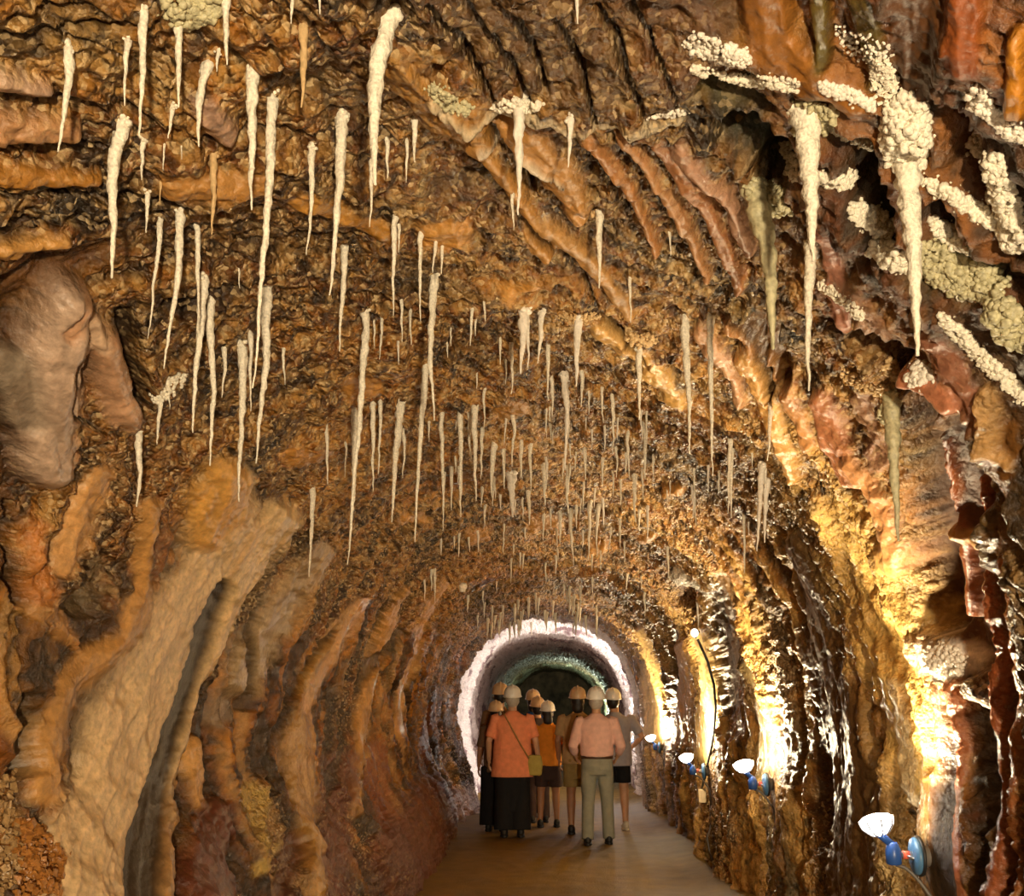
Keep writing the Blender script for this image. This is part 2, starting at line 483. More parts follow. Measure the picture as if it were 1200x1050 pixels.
# upper centre and right: smooth dark brown laminated rock, ending on a lip
stroke([(640, -60, 150), (640, 10, 190), (690, 90, 90)], (.10, .048, .014), .0, .35, .3, .8, 120)
stroke([(770, -40, 120), (800, 60, 100)], (.12, .048, .016), .02, .35, .3, .75, 121)
for i, (x0, y0, x1, y1, w) in enumerate([(500, 0, 580, 110, 9), (545, 0, 625, 120, 9), (600, 0, 640, 100, 8), (650, 0, 700, 130, 8), (700, 0, 760, 130, 9), (740, 0, 800, 110, 8), (480, 60, 560, 180, 9)]):
    stroke([(x0, y0, w), ((x0 + x1) / 2 + 6, (y0 + y1) / 2, w), (x1, y1, w * .7)], BLK, -.05, .2, .5, .8, 122 + i)
stroke([(475, 75, 50), (530, 130, 60), (560, 160, 30)], (.36, .17, .035), .06, .6, .4, .9, 130)
for i, (x0, y0, x1, y1, w, c) in enumerate([(600, 150, 680, 245, 34, (.55, .27, .08)), (555, 165, 640, 290, 18, (.5, .24, .06)), (690, 150, 770, 290, 18, (.42, .18, .06)), (730, 150, 830, 320, 17, (.46, .22, .09)),
                                            (770, 160, 870, 330, 20, (.36, .15, .06)), (800, 170, 880, 290, 20, (.44, .24, .15)), (640, 260, 740, 360, 18, (.48, .25, .08)), (820, 390, 870, 470, 16, (.5, .27, .14)),
                                            (860, 380, 950, 520, 22, (.50, .23, .08)), (700, 380, 800, 470, 22, (.66, .38, .12)), (870, 420, 930, 560, 20, (.62, .33, .10))]):
    stroke([(x0, y0, w), ((x0 + x1) / 2 + 8, (y0 + y1) / 2 - 5, w), (x1, y1, w * .7)], c, .06, .8, .35, .9, 140 + i, rgh=.26)
for i, (x0, y0, x1, y1, w) in enumerate([(575, 150, 625, 230, 8), (668, 160, 740, 270, 7), (715, 145, 800, 290, 7), (750, 150, 850, 310, 8), (610, 250, 700, 350, 8), (840, 350, 905, 470, 10), (650, 330, 760, 420, 9)]):
    stroke([(x0, y0, w), ((x0 + x1) / 2 + 8, (y0 + y1) / 2 - 5, w), (x1, y1, w * .7)], BLK, -.06, .3, .5, .85, 155 + i)
# pale lip across the ceiling
stroke([(505, 105, 9), (545, 135, 10), (600, 122, 12), (660, 132, 8), (720, 134, 9), (800, 132, 10)], (.62, .50, .32), .05, .1, .8, .8, 165)
stroke([(560, 160, 5), (620, 175, 6), (660, 205, 5)], (.70, .58, .42), .04, .1, .8, .8, 166)
# right near: orange, olive and red smooth rock with dark hollows under it
stroke([(890, -20, 60), (905, 45, 50), (960, 90, 40), (1010, 110, 30)], (.30, .115, .018), .05, .9, .25, 1, 170, rgh=.4)
stroke([(955, -10, 26), (965, 70, 22)], (.11, .085, .02), .02, .9, .3, .9, 171)
stroke([(1010, 0, 40), (1030, 90, 30)], (.09, .07, .016), .02, .8, .3, .8, 172)
stroke([(1075, -20, 60), (1075, 60, 60), (1070, 120, 40)], (.08, .03, .008), -.02, .9, .25, 1, 173, rgh=.4)
stroke([(1130, -10, 46), (1135, 70, 40)], (.20, .05, .010), .04, .9, .25, .95, 174, rgh=.4)
stroke([(1195, 40, 24), (1198, 120, 26)], (.36, .14, .012), .05, .8, .3, 1, 175)
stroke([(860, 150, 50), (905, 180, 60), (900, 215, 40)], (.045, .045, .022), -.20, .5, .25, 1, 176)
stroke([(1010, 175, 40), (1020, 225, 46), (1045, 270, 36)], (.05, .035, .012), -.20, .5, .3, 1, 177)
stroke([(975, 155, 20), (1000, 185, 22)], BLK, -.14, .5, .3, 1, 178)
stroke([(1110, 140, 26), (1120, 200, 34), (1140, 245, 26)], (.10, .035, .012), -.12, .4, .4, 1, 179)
stroke([(830, 95, 26), (900, 115, 24)], (.10, .08, .03), -.07, .3, .4, .95, 180)
stroke([(1100, 300, 60), (1140, 330, 40)], (.09, .075, .025), -.05, .4, .5, .9, 181)
stroke([(1095, 250, 26), (1110, 285, 20)], BLK, -.12, .4, .5, .9, 182)
stroke([(1165, 330, 24), (1190, 345, 20)], BLK, -.10, .4, .5, .9, 183)
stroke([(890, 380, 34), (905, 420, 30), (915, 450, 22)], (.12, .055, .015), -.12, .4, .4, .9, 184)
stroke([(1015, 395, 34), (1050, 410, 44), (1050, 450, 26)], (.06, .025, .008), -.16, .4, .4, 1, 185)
stroke([(970, 260, 22), (985, 320, 26), (1000, 370, 22)], (.46, .20, .13), .05, .8, .3, .9, 186, rgh=.25)
stroke([(1000, 330, 20), (1040, 380, 24)], (.42, .24, .15), .03, .3, .6, .8, 187)
stroke([(1080, 430, 26), (1110, 440, 30), (1135, 460, 26)], (.52, .20, .10), .12, .9, .25, 1, 188, rgh=.25)
stroke([(1100, 380, 20), (1140, 440, 22), (1170, 480, 20)], (.34, .14, .08), .05, .8, .3, .9, 189, rgh=.3)
stroke([(960, 470, 28), (985, 530, 30), (1000, 560, 26)], (.42, .16, .07), .06, .8, .3, .95, 190, rgh=.28)
stroke([(1010, 470, 26), (1030, 540, 22)], (.28, .14, .08), .0, .6, .4, .9, 191)
stroke([(1000, 540, 20), (1035, 600, 24), (1050, 660, 26)], (.60, .28, .11), .06, .8, .3, .95, 192, rgh=.3)
# the smooth brown recess, its shade painted in darker, and red drapery on the right
stroke([(1085, 470, 52), (1085, 560, 56), (1090, 660, 60), (1095, 720, 46)], (.075, .027, .007), -.20, .95, .16, 1, 193, rgh=.8, flat=True, sharp=.2)
stroke([(1140, 500, 40), (1140, 640, 50), (1140, 760, 50)], (.12, .045, .012), -.09, .8, .3, .95, 194, rgh=.6)
stroke([(1120, 510, 8), (1118, 600, 8), (1132, 720, 9)], (.34, .10, .03), .04, .7, .4, .9, 195, rgh=.25)
stroke([(1190, 500, 22), (1192, 640, 24), (1190, 760, 30)], (.15, .06, .012), .0, .6, .4, .9, 196)
stroke([(1110, 610, 10), (1160, 660, 12), (1175, 720, 10)], (.60, .33, .10), .06, .1, .7, .9, 197)
stroke([(1168, 450, 14), (1180, 520, 10), (1200, 540, 12)], (.50, .28, .10), .05, .1, .7, .9, 198)
for i, (x0, y0, x1, y1, w, c) in enumerate([(1150, 560, 1160, 960, 9, (.28, .07, .02)), (1172, 700, 1178, 1050, 9, (.30, .08, .025)), (1128, 800, 1140, 1050, 10, (.42, .13, .05)), (1195, 650, 1190, 1050, 10, (.34, .11, .03)),
                                            (1108, 800, 1118, 1050, 9, (.34, .16, .06))]):
    stroke([(x0, y0, w), (x1, y1, w)], c, .05, .5, .5, .9, 200 + i, rgh=.2)
for i, (x0, y0, x1, y1, w) in enumerate([(1140, 560, 1150, 900, 9), (1164, 740, 1160, 1050, 16), (1186, 700, 1184, 1050, 10), (1120, 870, 1124, 1050, 18), (1100, 790, 1105, 900, 12), (1148, 840, 1150, 920, 24), (1105, 540, 1104, 700, 6)]):
    stroke([(x0, y0, w), (x1, y1, w)], BLK, -.09, .3, .5, .95, 206 + i)
# white salt film near the first lamp
stroke([(1075, 760, 26), (1100, 770, 30), (1125, 775, 30)], (.90, .80, .70), .05, .3, .7, 1, 215)
stroke([(1052, 800, 12), (1062, 870, 20), (1068, 935, 20)], (.90, .78, .56), .03, .3, .6, 1, 216)
stroke([(1140, 800, 10), (1170, 880, 12)], (.8, .66, .52), .03, .1, .9, .7, 217)
# golden flank above the first lamp; smooth rib left of it, shade painted in
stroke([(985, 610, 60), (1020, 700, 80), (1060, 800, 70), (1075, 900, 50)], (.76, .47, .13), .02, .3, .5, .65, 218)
stroke([(935, 640, 30), (962, 760, 50), (995, 870, 70), (1010, 940, 70), (1000, 1050, 90)], (.10, .05, .017), .06, .8, .3, .95, 219, rgh=.35)
stroke([(850, 680, 26), (855, 760, 26), (860, 850, 22)], (.17, .09, .03), -.05, .8, .3, .9, 220)  # shade left of the second lamp painted into the rock
stroke([(885, 780, 14), (898, 850, 20), (900, 900, 20)], (.82, .62, .27), .02, .9, .3, 1, 221)  # second lamp's light on the wall painted as pale gold
stroke([(900, 700, 26), (925, 800, 24), (930, 900, 26)], (.10, .06, .025), -.03, .1, .8, .7, 222)
stroke([(800, 700, 26), (812, 712, 18)], (.08, .03, .01), -.16, .4, .4, 1, 223)
stroke([(835, 700, 14), (845, 760, 16), (850, 830, 16)], (.07, .04, .018), -.06, .6, .3, 1, 224)
stroke([(820, 745, 26), (833, 800, 24), (826, 880, 18)], (.74, .50, .19), .06, .9, .3, 1, 225, rgh=.35)  # lit wall over the third lamp painted in lighter gold
stroke([(800, 760, 22), (798, 860, 24)], (.62, .34, .10), .05, .9, .3, 1, 226, rgh=.35)
stroke([(782, 740, 9), (782, 870, 10)], (.10, .055, .02), -.10, .6, .4, .9, 227)
stroke([(752, 740, 14), (768, 800, 16), (770, 860, 14)], (.74, .48, .16), .05, .9, .3, 1, 228, rgh=.35)  # lit patch over the fourth lamp put into the colour
stroke([(790, 672, 10), (820, 690, 8), (838, 705, 7)], (.86, .78, .62), .06, .1, .6, .9, 229)
# orange knobs on the mid ceiling
for i, (x, y, w) in enumerate([(638, 606, 20), (560, 625, 14), (420, 440, 24), (520, 260, 30), (600, 470, 22), (700, 640, 12), (480, 600, 16), (355, 520, 30), (610, 330, 22), (790, 570, 16), (760, 625, 12)]):
    stroke([(x - w * .5, y + 3, w), (x + w * .6, y, w * .8)], (.60, .28, .06), .05, .7, .5, .85, 240 + i)


disp = disp + .13 * np.exp(-((YY - 17.2) / .55) ** 2) * ss(.3, .9, np.abs(AA))
# keep the wall where the lamps stand clear of bulges
LAMPS = [(1.31, 4.7, .93), (1.315, 7.85, 1.0), (1.30, 11.0, .92), (1.35, 15.4, .99)]
BACKL = [(1.30, 1.3, .92), (1.30, -1.8, .92), (1.30, -4.6, .92)]
WRX = dims(YY)[1]
for lx, ly, lz in LAMPS + BACKL:
    m = np.exp(-((YY - ly) / .30) ** 2 - ((z3 - lz) / .35) ** 2) * (AA > 0)
    disp = disp * (1 - m) + (WRX - 1.49) * m
disp = np.where(AA > .9, np.minimum(disp, .13), disp)
# floor side keeps clear of the people
disp = np.clip(disp, -.45, .32)

PW = P0 + Nn * disp[..., None]
col = np.clip(col, .006, .95)

# ------------------------------------------------------------------ materials
def nt(name):
    m = bpy.data.materials.new(name); m.use_nodes = True
    t = m.node_tree; b = t.nodes['Principled BSDF']
    return m, t, b


def N(t, kind, **kw):
    n = t.nodes.new(kind)
    for k, v_ in kw.items():
        if k in n.inputs: n.inputs[k].default_value = v_
        else: setattr(n, k, v_)
    return n


def rock_material():
    m, t, b = nt('wet_salt_rock')
    L = t.links.new
    at = N(t, 'ShaderNodeAttribute', attribute_name='pigment')
    ac = N(t, 'ShaderNodeAttribute', attribute_name='crust')
    ar = N(t, 'ShaderNodeAttribute', attribute_name='gloss')
    tc = N(t, 'ShaderNodeTexCoord')
    n1 = N(t, 'ShaderNodeTexNoise', Scale=38.0, Detail=6.0, Roughness=.65)
    L(tc.outputs['Object'], n1.inputs['Vector'])
    v1 = N(t, 'ShaderNodeTexVoronoi', Scale=62.0); L(tc.outputs['Object'], v1.inputs['Vector'])
    v2 = N(t, 'ShaderNodeTexVoronoi', Scale=26.0); L(tc.outputs['Object'], v2.inputs['Vector'])
    # grainy tint of the pigment
    mr = N(t, 'ShaderNodeMapRange'); L(n1.outputs['Fac'], mr.inputs['Value'])
    mr.inputs['From Min'].default_value = .3; mr.inputs['From Max'].default_value = .7
    mr.inputs['To Min'].default_value = .72; mr.inputs['To Max'].default_value = 1.25
    mul = N(t, 'ShaderNodeMix', data_type='RGBA', blend_type='MULTIPLY'); mul.inputs[0].default_value = 1
    L(at.outputs['Color'], mul.inputs[6])
    L(mr.outputs['Result'], mul.inputs[7])
    # cream crystal grains in the crust
    th_ = N(t, 'ShaderNodeMapRange'); L(v1.outputs['Color'], th_.inputs['Value'])
    th_.inputs['From Min'].default_value = .62; th_.inputs['From Max'].default_value = .85; th_.inputs['To Max'].default_value = .62
    mm = N(t, 'ShaderNodeMath', operation='MULTIPLY'); L(th_.outputs['Result'], mm.inputs[0]); L(ac.outputs['Fac'], mm.inputs[1])
    mx = N(t, 'ShaderNodeMix', data_type='RGBA'); L(mm.outputs[0], mx.inputs[0]); L(mul.outputs[2], mx.inputs[6])
    mx.inputs[7].default_value = (.80, .57, .29, 1)
    L(mx.outputs[2], b.inputs['Base Color'])
    rr = N(t, 'ShaderNodeMath', operation='MULTIPLY_ADD'); L(mm.outputs[0], rr.inputs[0]); rr.inputs[1].default_value = -.2; L(ar.outputs['Fac'], rr.inputs[2])
    L(rr.outputs[0], b.inputs['Roughness'])
    b.inputs['Specular IOR Level'].default_value = .6
    # bumps
    inv = N(t, 'ShaderNodeMath', operation='MULTIPLY'); L(v1.outputs['Distance'], inv.inputs[0]); inv.inputs[1].default_value = -.9
    inv2 = N(t, 'ShaderNodeMath', operation='MULTIPLY'); L(v2.outputs['Distance'], inv2.inputs[0]); inv2.inputs[1].default_value = -1.6
    ad = N(t, 'ShaderNodeMath', operation='ADD'); L(inv.outputs[0], ad.inputs[0]); L(inv2.outputs[0], ad.inputs[1])
    mc = N(t, 'ShaderNodeMath', operation='MULTIPLY'); L(ad.outputs[0], mc.inputs[0]); L(ac.outputs['Fac'], mc.inputs[1])
    a2 = N(t, 'ShaderNodeMath', operation='ADD'); L(mc.outputs[0], a2.inputs[0]); L(n1.outputs['Fac'], a2.inputs[1])
    n3 = N(t, 'ShaderNodeTexNoise', Scale=11.0, Detail=3.0, Roughness=.6); L(tc.outputs['Object'], n3.inputs['Vector'])
    n3m = N(t, 'ShaderNodeMath', operation='MULTIPLY_ADD'); L(n3.outputs['Fac'], n3m.inputs[0]); n3m.inputs[1].default_value = 2.2; L(a2.outputs[0], n3m.inputs[2])
    asm = N(t, 'ShaderNodeAttribute', attribute_name='smoothness')
    ms = N(t, 'ShaderNodeMath', operation='MULTIPLY_ADD'); L(asm.outputs['Fac'], ms.inputs[0]); ms.inputs[1].default_value = -.85; ms.inputs[2].default_value = 1
    mh = N(t, 'ShaderNodeMath', operation='MULTIPLY'); L(n3m.outputs[0], mh.inputs[0]); L(ms.outputs[0], mh.inputs[1])
    bp = N(t, 'ShaderNodeBump', Strength=.9, Distance=.020); L(mh.outputs[0], bp.inputs['Height'])
    L(bp.outputs[0], b.inputs['Normal'])
    return m


def simple(name, c, rough=.6, metal=0, nscale=30, namt=.15, bump=0, emit=None, sss=0, spec=.5):
    m, t, b = nt(name)
    L = t.links.new
    tc = N(t, 'ShaderNodeTexCoord')
    n1 = N(t, 'ShaderNodeTexNoise', Scale=float(nscale), Detail=4.0); L(tc.outputs['Object'], n1.inputs['Vector'])
    mr = N(t, 'ShaderNodeMapRange'); L(n1.outputs['Fac'], mr.inputs['Value'])
    mr.inputs['From Min'].default_value = .3; mr.inputs['From Max'].default_value = .7
    mr.inputs['To Min'].default_value = 1 - namt; mr.inputs['To Max'].default_value = 1 + namt
    mul = N(t, 'ShaderNodeMix', data_type='RGBA', blend_type='MULTIPLY'); mul.inputs[0].default_value = 1
    mul.inputs[6].default_value = (*c, 1); L(mr.outputs['Result'], mul.inputs[7])
    L(mul.outputs[2], b.inputs['Base Color'])
    b.inputs['Roughness'].default_value = rough; b.inputs['Metallic'].default_value = metal
    b.inputs['Specular IOR Level'].default_value = spec
    if sss:
        b.inputs['Subsurface Weight'].default_value = sss; b.inputs['Subsurface Scale'].default_value = .01
    if bump:
        bp = N(t, 'ShaderNodeBump', Strength=.7, Distance=bump); L(n1.outputs['Fac'], bp.inputs['Height']); L(bp.outputs[0], b.inputs['Normal'])
    if emit:
        b.inputs['Emission Color'].default_value = (*emit[0], 1); b.inputs['Emission Strength'].default_value = emit[1]
    return m


ROCK = rock_material()
SALT = simple('cream_salt', (.88, .81, .65), .5, 0, 110, .25, .008)
SALTY = simple('yellow_green_salt', (.52, .47, .28), .5, 0, 60, .3, .006)
SALTW = simple('white_salt', (.85, .78, .66), .45, 0, 90, .15, .004)
SALTO = simple('ochre_salt', (.62, .42, .20), .5, 0, 90, .2, .004)
SALTR = simple('amber_crystals', (.34, .14, .03), .35, 0, 70, .35, .004)


# ------------------------------------------------------------------ build the lining as wall_left, ceiling, wall_right
def grid_obj(name, c0, c1):
    P = PW[:, c0:c1 + 1]; n0, n1 = P.shape[:2]
    me = bpy.data.meshes.new(name)
    me.vertices.add(n0 * n1); me.vertices.foreach_set('co', P.reshape(-1).astype(np.float32))
    i, j = np.meshgrid(np.arange(n0 - 1), np.arange(n1 - 1), indexing='ij')
    a = (i * n1 + j).reshape(-1)
    f = np.stack([a, a + 1, a + n1 + 1, a + n1], 1)
    nf = len(f)
    me.loops.add(nf * 4); me.polygons.add(nf)
    me.loops.foreach_set('vertex_index', f.reshape(-1).astype(np.int32))
    me.polygons.foreach_set('loop_start', (np.arange(nf) * 4).astype(np.int32))
    me.polygons.foreach_set('loop_total', np.full(nf, 4, np.int32))
    me.polygons.foreach_set('use_smooth', np.ones(nf, bool))
    me.update(calc_edges=True)
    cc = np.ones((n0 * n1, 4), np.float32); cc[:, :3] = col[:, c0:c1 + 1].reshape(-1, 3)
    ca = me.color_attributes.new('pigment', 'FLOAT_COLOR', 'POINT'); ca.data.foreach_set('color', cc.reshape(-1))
    for nm, arr in (('crust', crust), ('gloss', np.clip(rough, .16, .8)), ('smoothness', smoothm)):
        at = me.attributes.new(nm, 'FLOAT', 'POINT'); at.data.foreach_set('value', arr[:, c0:c1 + 1].reshape(-1).astype(np.float32))
    me.materials.append(ROCK)
    o = link(bpy.data.objects.new(name, me)); o['kind'] = 'structure'
    return o


cA = int(np.searchsorted(Acol, -1.0)); cB = int(np.searchsorted(Acol, 1.0))
wall_left = grid_obj('wall_left', 0, cA)
ceiling = grid_obj('ceiling', cA, cB)
wall_right = grid_obj('wall_right', cB, NA - 1)

# coarse copy of the lining only for placing things on it
st = 2
Pc = PW[::st, ::st]; n0, n1 = Pc.shape[:2]
ii, jj = np.meshgrid(np.arange(n0 - 1), np.arange(n1 - 1), indexing='ij')
a_ = (ii * n1 + jj).reshape(-1)
BVH = BVHTree.FromPolygons(Pc.reshape(-1, 3).tolist(), np.stack([a_, a_ + 1, a_ + n1 + 1, a_ + n1], 1).tolist())


def hit(px, py):
    loc, nor, idx, d = BVH.ray_cast(CAM, ray(px, py))
    if loc is None: return None, None
    if nor.dot(ray(px, py)) > 0: nor = -nor
    return loc, nor


# end walls
def end_wall(name, Y):
    m = MB(); n = 48
    ring = []
    for k in range(n):
        a = -AM + 2 * AM * k / (n - 1)
        x, _, z = base(Y, a); ring.append((float(x) * 1.25, Y, 1.5 + (float(z) - 1.5) * 1.2))
    ring2 = [(p[0] * .5, Y + (.3 if Y > 0 else -.3), 1.3 + (p[2] - 1.3) * .5) for p in ring]
    ring3 = [(p[0] * .02, Y + (.4 if Y > 0 else -.4), 1.3 + (p[2] - 1.3) * .02) for p in ring]
    m.rings([ring, ring2, ring3], cap=False)
    o = m.build(name, simple(name + '_rock', (.22, .15, .08), .7, 0, 3, .6, .08))
    o['kind'] = 'structure'


end_wall('wall_back', YEND - .2)
end_wall('wall_front', -5.4)

# ------------------------------------------------------------------ floor
def floor():
    ys = np.concatenate([np.linspace(-5.5, 2, 30, endpoint=False), np.exp(np.linspace(math.log(2), math.log(YEND), 420))])
    xs = np.linspace(-2.3, 2.3, 160)
    Yg, Xg = np.meshgrid(ys, xs, indexing='ij')
    Zg = .018 * fbm(Xg * 1.3, Yg * 1.3, 0 * Xg, 3, 70) + .006 * gn(Xg * 9, Yg * 9, 0 * Xg, 71)
    Zg += .05 * ss(1.15, 1.6, np.abs(Xg + .0))
    n0, n1 = Xg.shape
    i, j = np.meshgrid(np.arange(n0 - 1), np.arange(n1 - 1), indexing='ij')
    a = (i * n1 + j).reshape(-1)
    f = np.stack([a, a + 1, a + n1 + 1, a + n1], 1)
    m, t, b = nt('packed_earth')
    L = t.links.new
    tc = N(t, 'ShaderNodeTexCoord')
    n_ = N(t, 'ShaderNodeTexNoise', Scale=3.0, Detail=8.0, Roughness=.7); L(tc.outputs['Object'], n_.inputs['Vector'])
    r = N(t, 'ShaderNodeValToRGB'); L(n_.outputs['Fac'], r.inputs['Fac'])
    r.color_ramp.elements[0].position = .3; r.color_ramp.elements[0].color = (.13, .070, .007, 1)
    r.color_ramp.elements[1].position = .75; r.color_ramp.elements[1].color = (.26, .15, .018, 1)
    L(r.outputs['Color'], b.inputs['Base Color'])
    b.inputs['Roughness'].default_value = .62
    n2 = N(t, 'ShaderNodeTexNoise', Scale=60.0, Detail=5.0); L(tc.outputs['Object'], n2.inputs['Vector'])
    bp = N(t, 'ShaderNodeBump', Strength=.6, Distance=.012); L(n2.outputs['Fac'], bp.inputs['Height']); L(bp.outputs[0], b.inputs['Normal'])
    o = mesh_obj('floor', np.stack([Xg, Yg, Zg], -1).reshape(-1, 3).tolist(), f.tolist(), m)
    o['kind'] = 'structure'
    return o


floor()

FILL_POWER = 1750.
# ------------------------------------------------------------------ clamp lamps on the right wall
BLUE = simple('blue_plastic', (.03, .10, .36), .35, 0, 20, .05)
PBLUE = simple('pale_blue_plastic', (.09, .22, .40), .35, 0, 20, .05)
REDP = simple('coral_plastic', (.85, .16, .09), .4, 0, 20, .05)
STEEL = simple('grey_steel', (.45, .46, .50), .3, .7, 20, .1)
CABLE = simple('grey_cable', (.16, .14, .12), .5, 0, 20, .1)
BLKP = simple('black_rubber', (.02, .02, .02), .5, 0, 20, .1)
GLOW = simple('lamp_glass', (1, 1, 1), .3, 0, 5, 0, 0, ((1.0, .95, .86), 22.))


def wall_x(Y, z):
    loc, nor, i, d = BVH.ray_cast(Vector((.3, Y, z)), Vector((1, 0, 0)))
    return loc.x if loc else 1.5


def clamp_lamp(Y, hx, z0=.92, power=300., label='', glow=16., tint=(1, .80, .50), aim=(.20, -.35, 1), cone=108):
    wx = wall_x(Y, z0)
    o = empty('clamp_lamp', (wx, Y, z0))
    tag(o, label, 'lamp', 'clamp lamps along the right wall')
    K = lambda x, y, z: (x - wx, y, z - .92)
    hx2 = hx + .045
    m = MB(); m.lathe([(.02, 0), (.068, .002), (.072, .012), (.066, .022), (.03, .026)], K(wx - .035, 0, .92), (-1, 0, 0)); m.build('mount_disc', PBLUE, o)
    m = MB()
    m.tube([K(wx + .08, 0, .92), K(wx - .03, 0, .92)], .040, 16); m.build('wall_socket', CABLE, o)
    m = MB(); m.lathe([(.060, 0), (.076, .0), (.078, .010), (.060, .012)], K(wx - .028, 0, .92), (-1, 0, 0)); m.build('rubber_rim', BLKP, o)
    m = MB(); m.tube([K(wx - .05, 0, .92), K(hx2 + .03, 0, .925)], [.020, .011]); m.tube([K(wx - .05, .025, .93), K(hx2 + .05, .012, .927)], .005)
    m.tube([K(wx - .05, -.025, .91), K(hx2 + .05, -.012, .922)], .005); m.build('arm', STEEL, o)
    m = MB(); m.tube([K(hx2 + .062, 0, .924), K(hx2 + .036, 0, .924)], .0165, 14); m.build('release_button', REDP, o)
    m = MB(); m.loft([(-.035, .022, .026, 0, 0), (-.03, .030, .032, 0, 0), (.02, .030, .032, 0, 0), (.045, .020, .022, 0, 0), (.05, .017, .018, 0, 0)], 20)
    m.v = [(v[0] + hx2 - wx, v[1], v[2] + .922 - .92) for v in m.v]; m.build('clamp_body', BLUE, o)
    m = MB(); m.tube([K(hx2, 0, .96), K(hx + .01, 0, .99), K(hx, 0, 1.0)], [.015, .015, .017], 14); m.build('lamp_holder', BLUE, o)
    ax = Vector((-.20, .10, 1)).normalized()
    hb = Vector(K(hx, 0, .995))
    qq = Vector((0, 0, 1)).rotation_difference(ax)
    # wire cage of prongs carrying the glass
    m = MB()
    for k in range(8):
        a = 2 * PI * k / 8
        rr = lambda r, z: hb + qq @ Vector((r * math.cos(a), r * math.sin(a), z))
        m.tube([rr(.014, 0), rr(.036, .008), rr(.064, .036), rr(.071, .060), rr(.071, .068)], .0042, 6)
    m.build('prong_cage', STEEL, o)
    m = MB(); m.lathe([(.012, .0), (.020, .006), (.038, .016), (.055, .034), (.066, .056), (.066, .066), (.050, .078), (.02, .085)], hb, ax, 28)
    m.build('bulb', GLOW, o)
    # sagging cable
    m = MB()
    pts = [K(hx2 + .01, .01, .885)]
    for t in np.linspace(.1, 1, 10):
        x = hx2 + .02 + (wx - hx2 + .0) * t ** .8; z = .885 - .16 * t ** 1.3
        pts.append(K(min(x, wall_x(Y - .02, z + z0 - .92) - .012), .01 - .03 * t, z))
    z = .72
    while z > .12:
        pts.append(K(wall_x(Y - .02, z + z0 - .92) - .012, -.02, z)); z -= .1
    m.tube(pts, .007, 8); m.build('cable', CABLE, o)
    # the light the bulb gives
    ld = bpy.data.lights.new('bulb_light', 'SPOT')
    ld.energy = power; ld.color = tint; ld.shadow_soft_size = .05
    ld.spot_size = math.radians(cone); ld.spot_blend = .3
    lo = bpy.data.objects.new('bulb_light', ld); link(lo, o)
    tip = hb + ax * .13
    lo.location = tip
    d = Vector(aim).normalized()
    lo.rotation_euler = d.to_track_quat('-Z', 'Y').to_euler()
    gd = bpy.data.lights.new('bulb_glow', 'POINT'); gd.energy = glow; gd.color = tint; gd.shadow_soft_size = .05
    go = bpy.data.objects.new('bulb_glow', gd); link(go, o); go.location = hb + ax * .12
    return o


LL = ['white-glowing wall lamp with pale blue disc and coral button, largest and nearest, at lower right',
      'white-glowing wall lamp with blue clamp, second nearest of the row on the right wall',
      'white-glowing wall lamp with blue clamp, third along the right wall, above a small cream box',
      'small white-glowing wall lamp with blue clamp beside the elbow of the grey-shirted man',
      ]
PW_L = [150, 165, 180, 160]
for (lx, ly, lz), lb, pw in zip(LAMPS, LL, PW_L):
    clamp_lamp(ly, lx, lz, pw, lb, 38. if ly > 7 else 5.)
LB = ['lit wall lamp just behind the viewpoint on the right wall', 'lit wall lamp in the tunnel behind the viewpoint, middle one', 'lit wall lamp at the closed end of the tunnel behind the viewpoint']
for (lx, ly, lz), lb, pw in zip(BACKL, LB, (170, 330, 250)):
    clamp_lamp(ly, lx, lz, pw, lb)
# cool lamp in the salt section
clamp_lamp(20.0, 1.12, .92, 230, 'white wall lamp in the white salt section, hidden behind the visitors', glow=40., tint=(1, .88, .80), aim=(-1, .55, .55), cone=145)
clamp_lamp(36.5, 1.3, .92, 200, 'faint greenish wall lamp deep in the far end of the tunnel', glow=120., tint=(.85, 1, .75))

# ceiling-side bare bulb with black cable, and the small cream box
p, n_ = hit(820, 742)
o = empty('cable_lamp', p)
tag(o, 'small bright white bulb high on the right wall where the long black cable begins', 'lamp')
m = MB(); m.ell((-.05, -.03, .0), (.035, .035, .04)); m.build('bulb', simple('dim_lamp_glass', (1, .97, .9), .3, 0, 5, 0, 0, ((1, .93, .82), 2.2)), o)
m = MB(); m.tube([(.04, 0, .02), (-.02, -.02, .01), (-.045, -.03, -.045)], .012); m.build('lamp_socket', BLKP, o)
pts = []
for x, y in [(822, 748), (836, 772), (843, 800), (845, 830), (841, 855), (838, 880), (832, 905), (826, 925)]:
    h_, nn = hit(x, y); pts.append(h_ + nn * .035 if h_ else pts[-1])
for _ in range(2): pts = [pts[0]] + [(pts[k - 1] + pts[k] * 2 + pts[k + 1]) / 4 for k in range(1, len(pts) - 1)] + [pts[-1]]
m = MB(); m.tube(pts, .012, 8)
c = m.build('cable', BLKP); tag(c, 'long black cable curving down the right wall to the small cream box', 'cable')
h_, nn = hit(823, 940)
o = MB(); o.box((0, 0, 0), (.075, .05, .13)); o = o.build('junction_box', simple('cream_plastic', (.55, .40, .22), .5), smooth=False, bevel=.006)
o.location = pts[-1] + Vector((0, -.01, -.07)); tag(o, 'small cream junction box on the right wall below the third lamp', 'box')

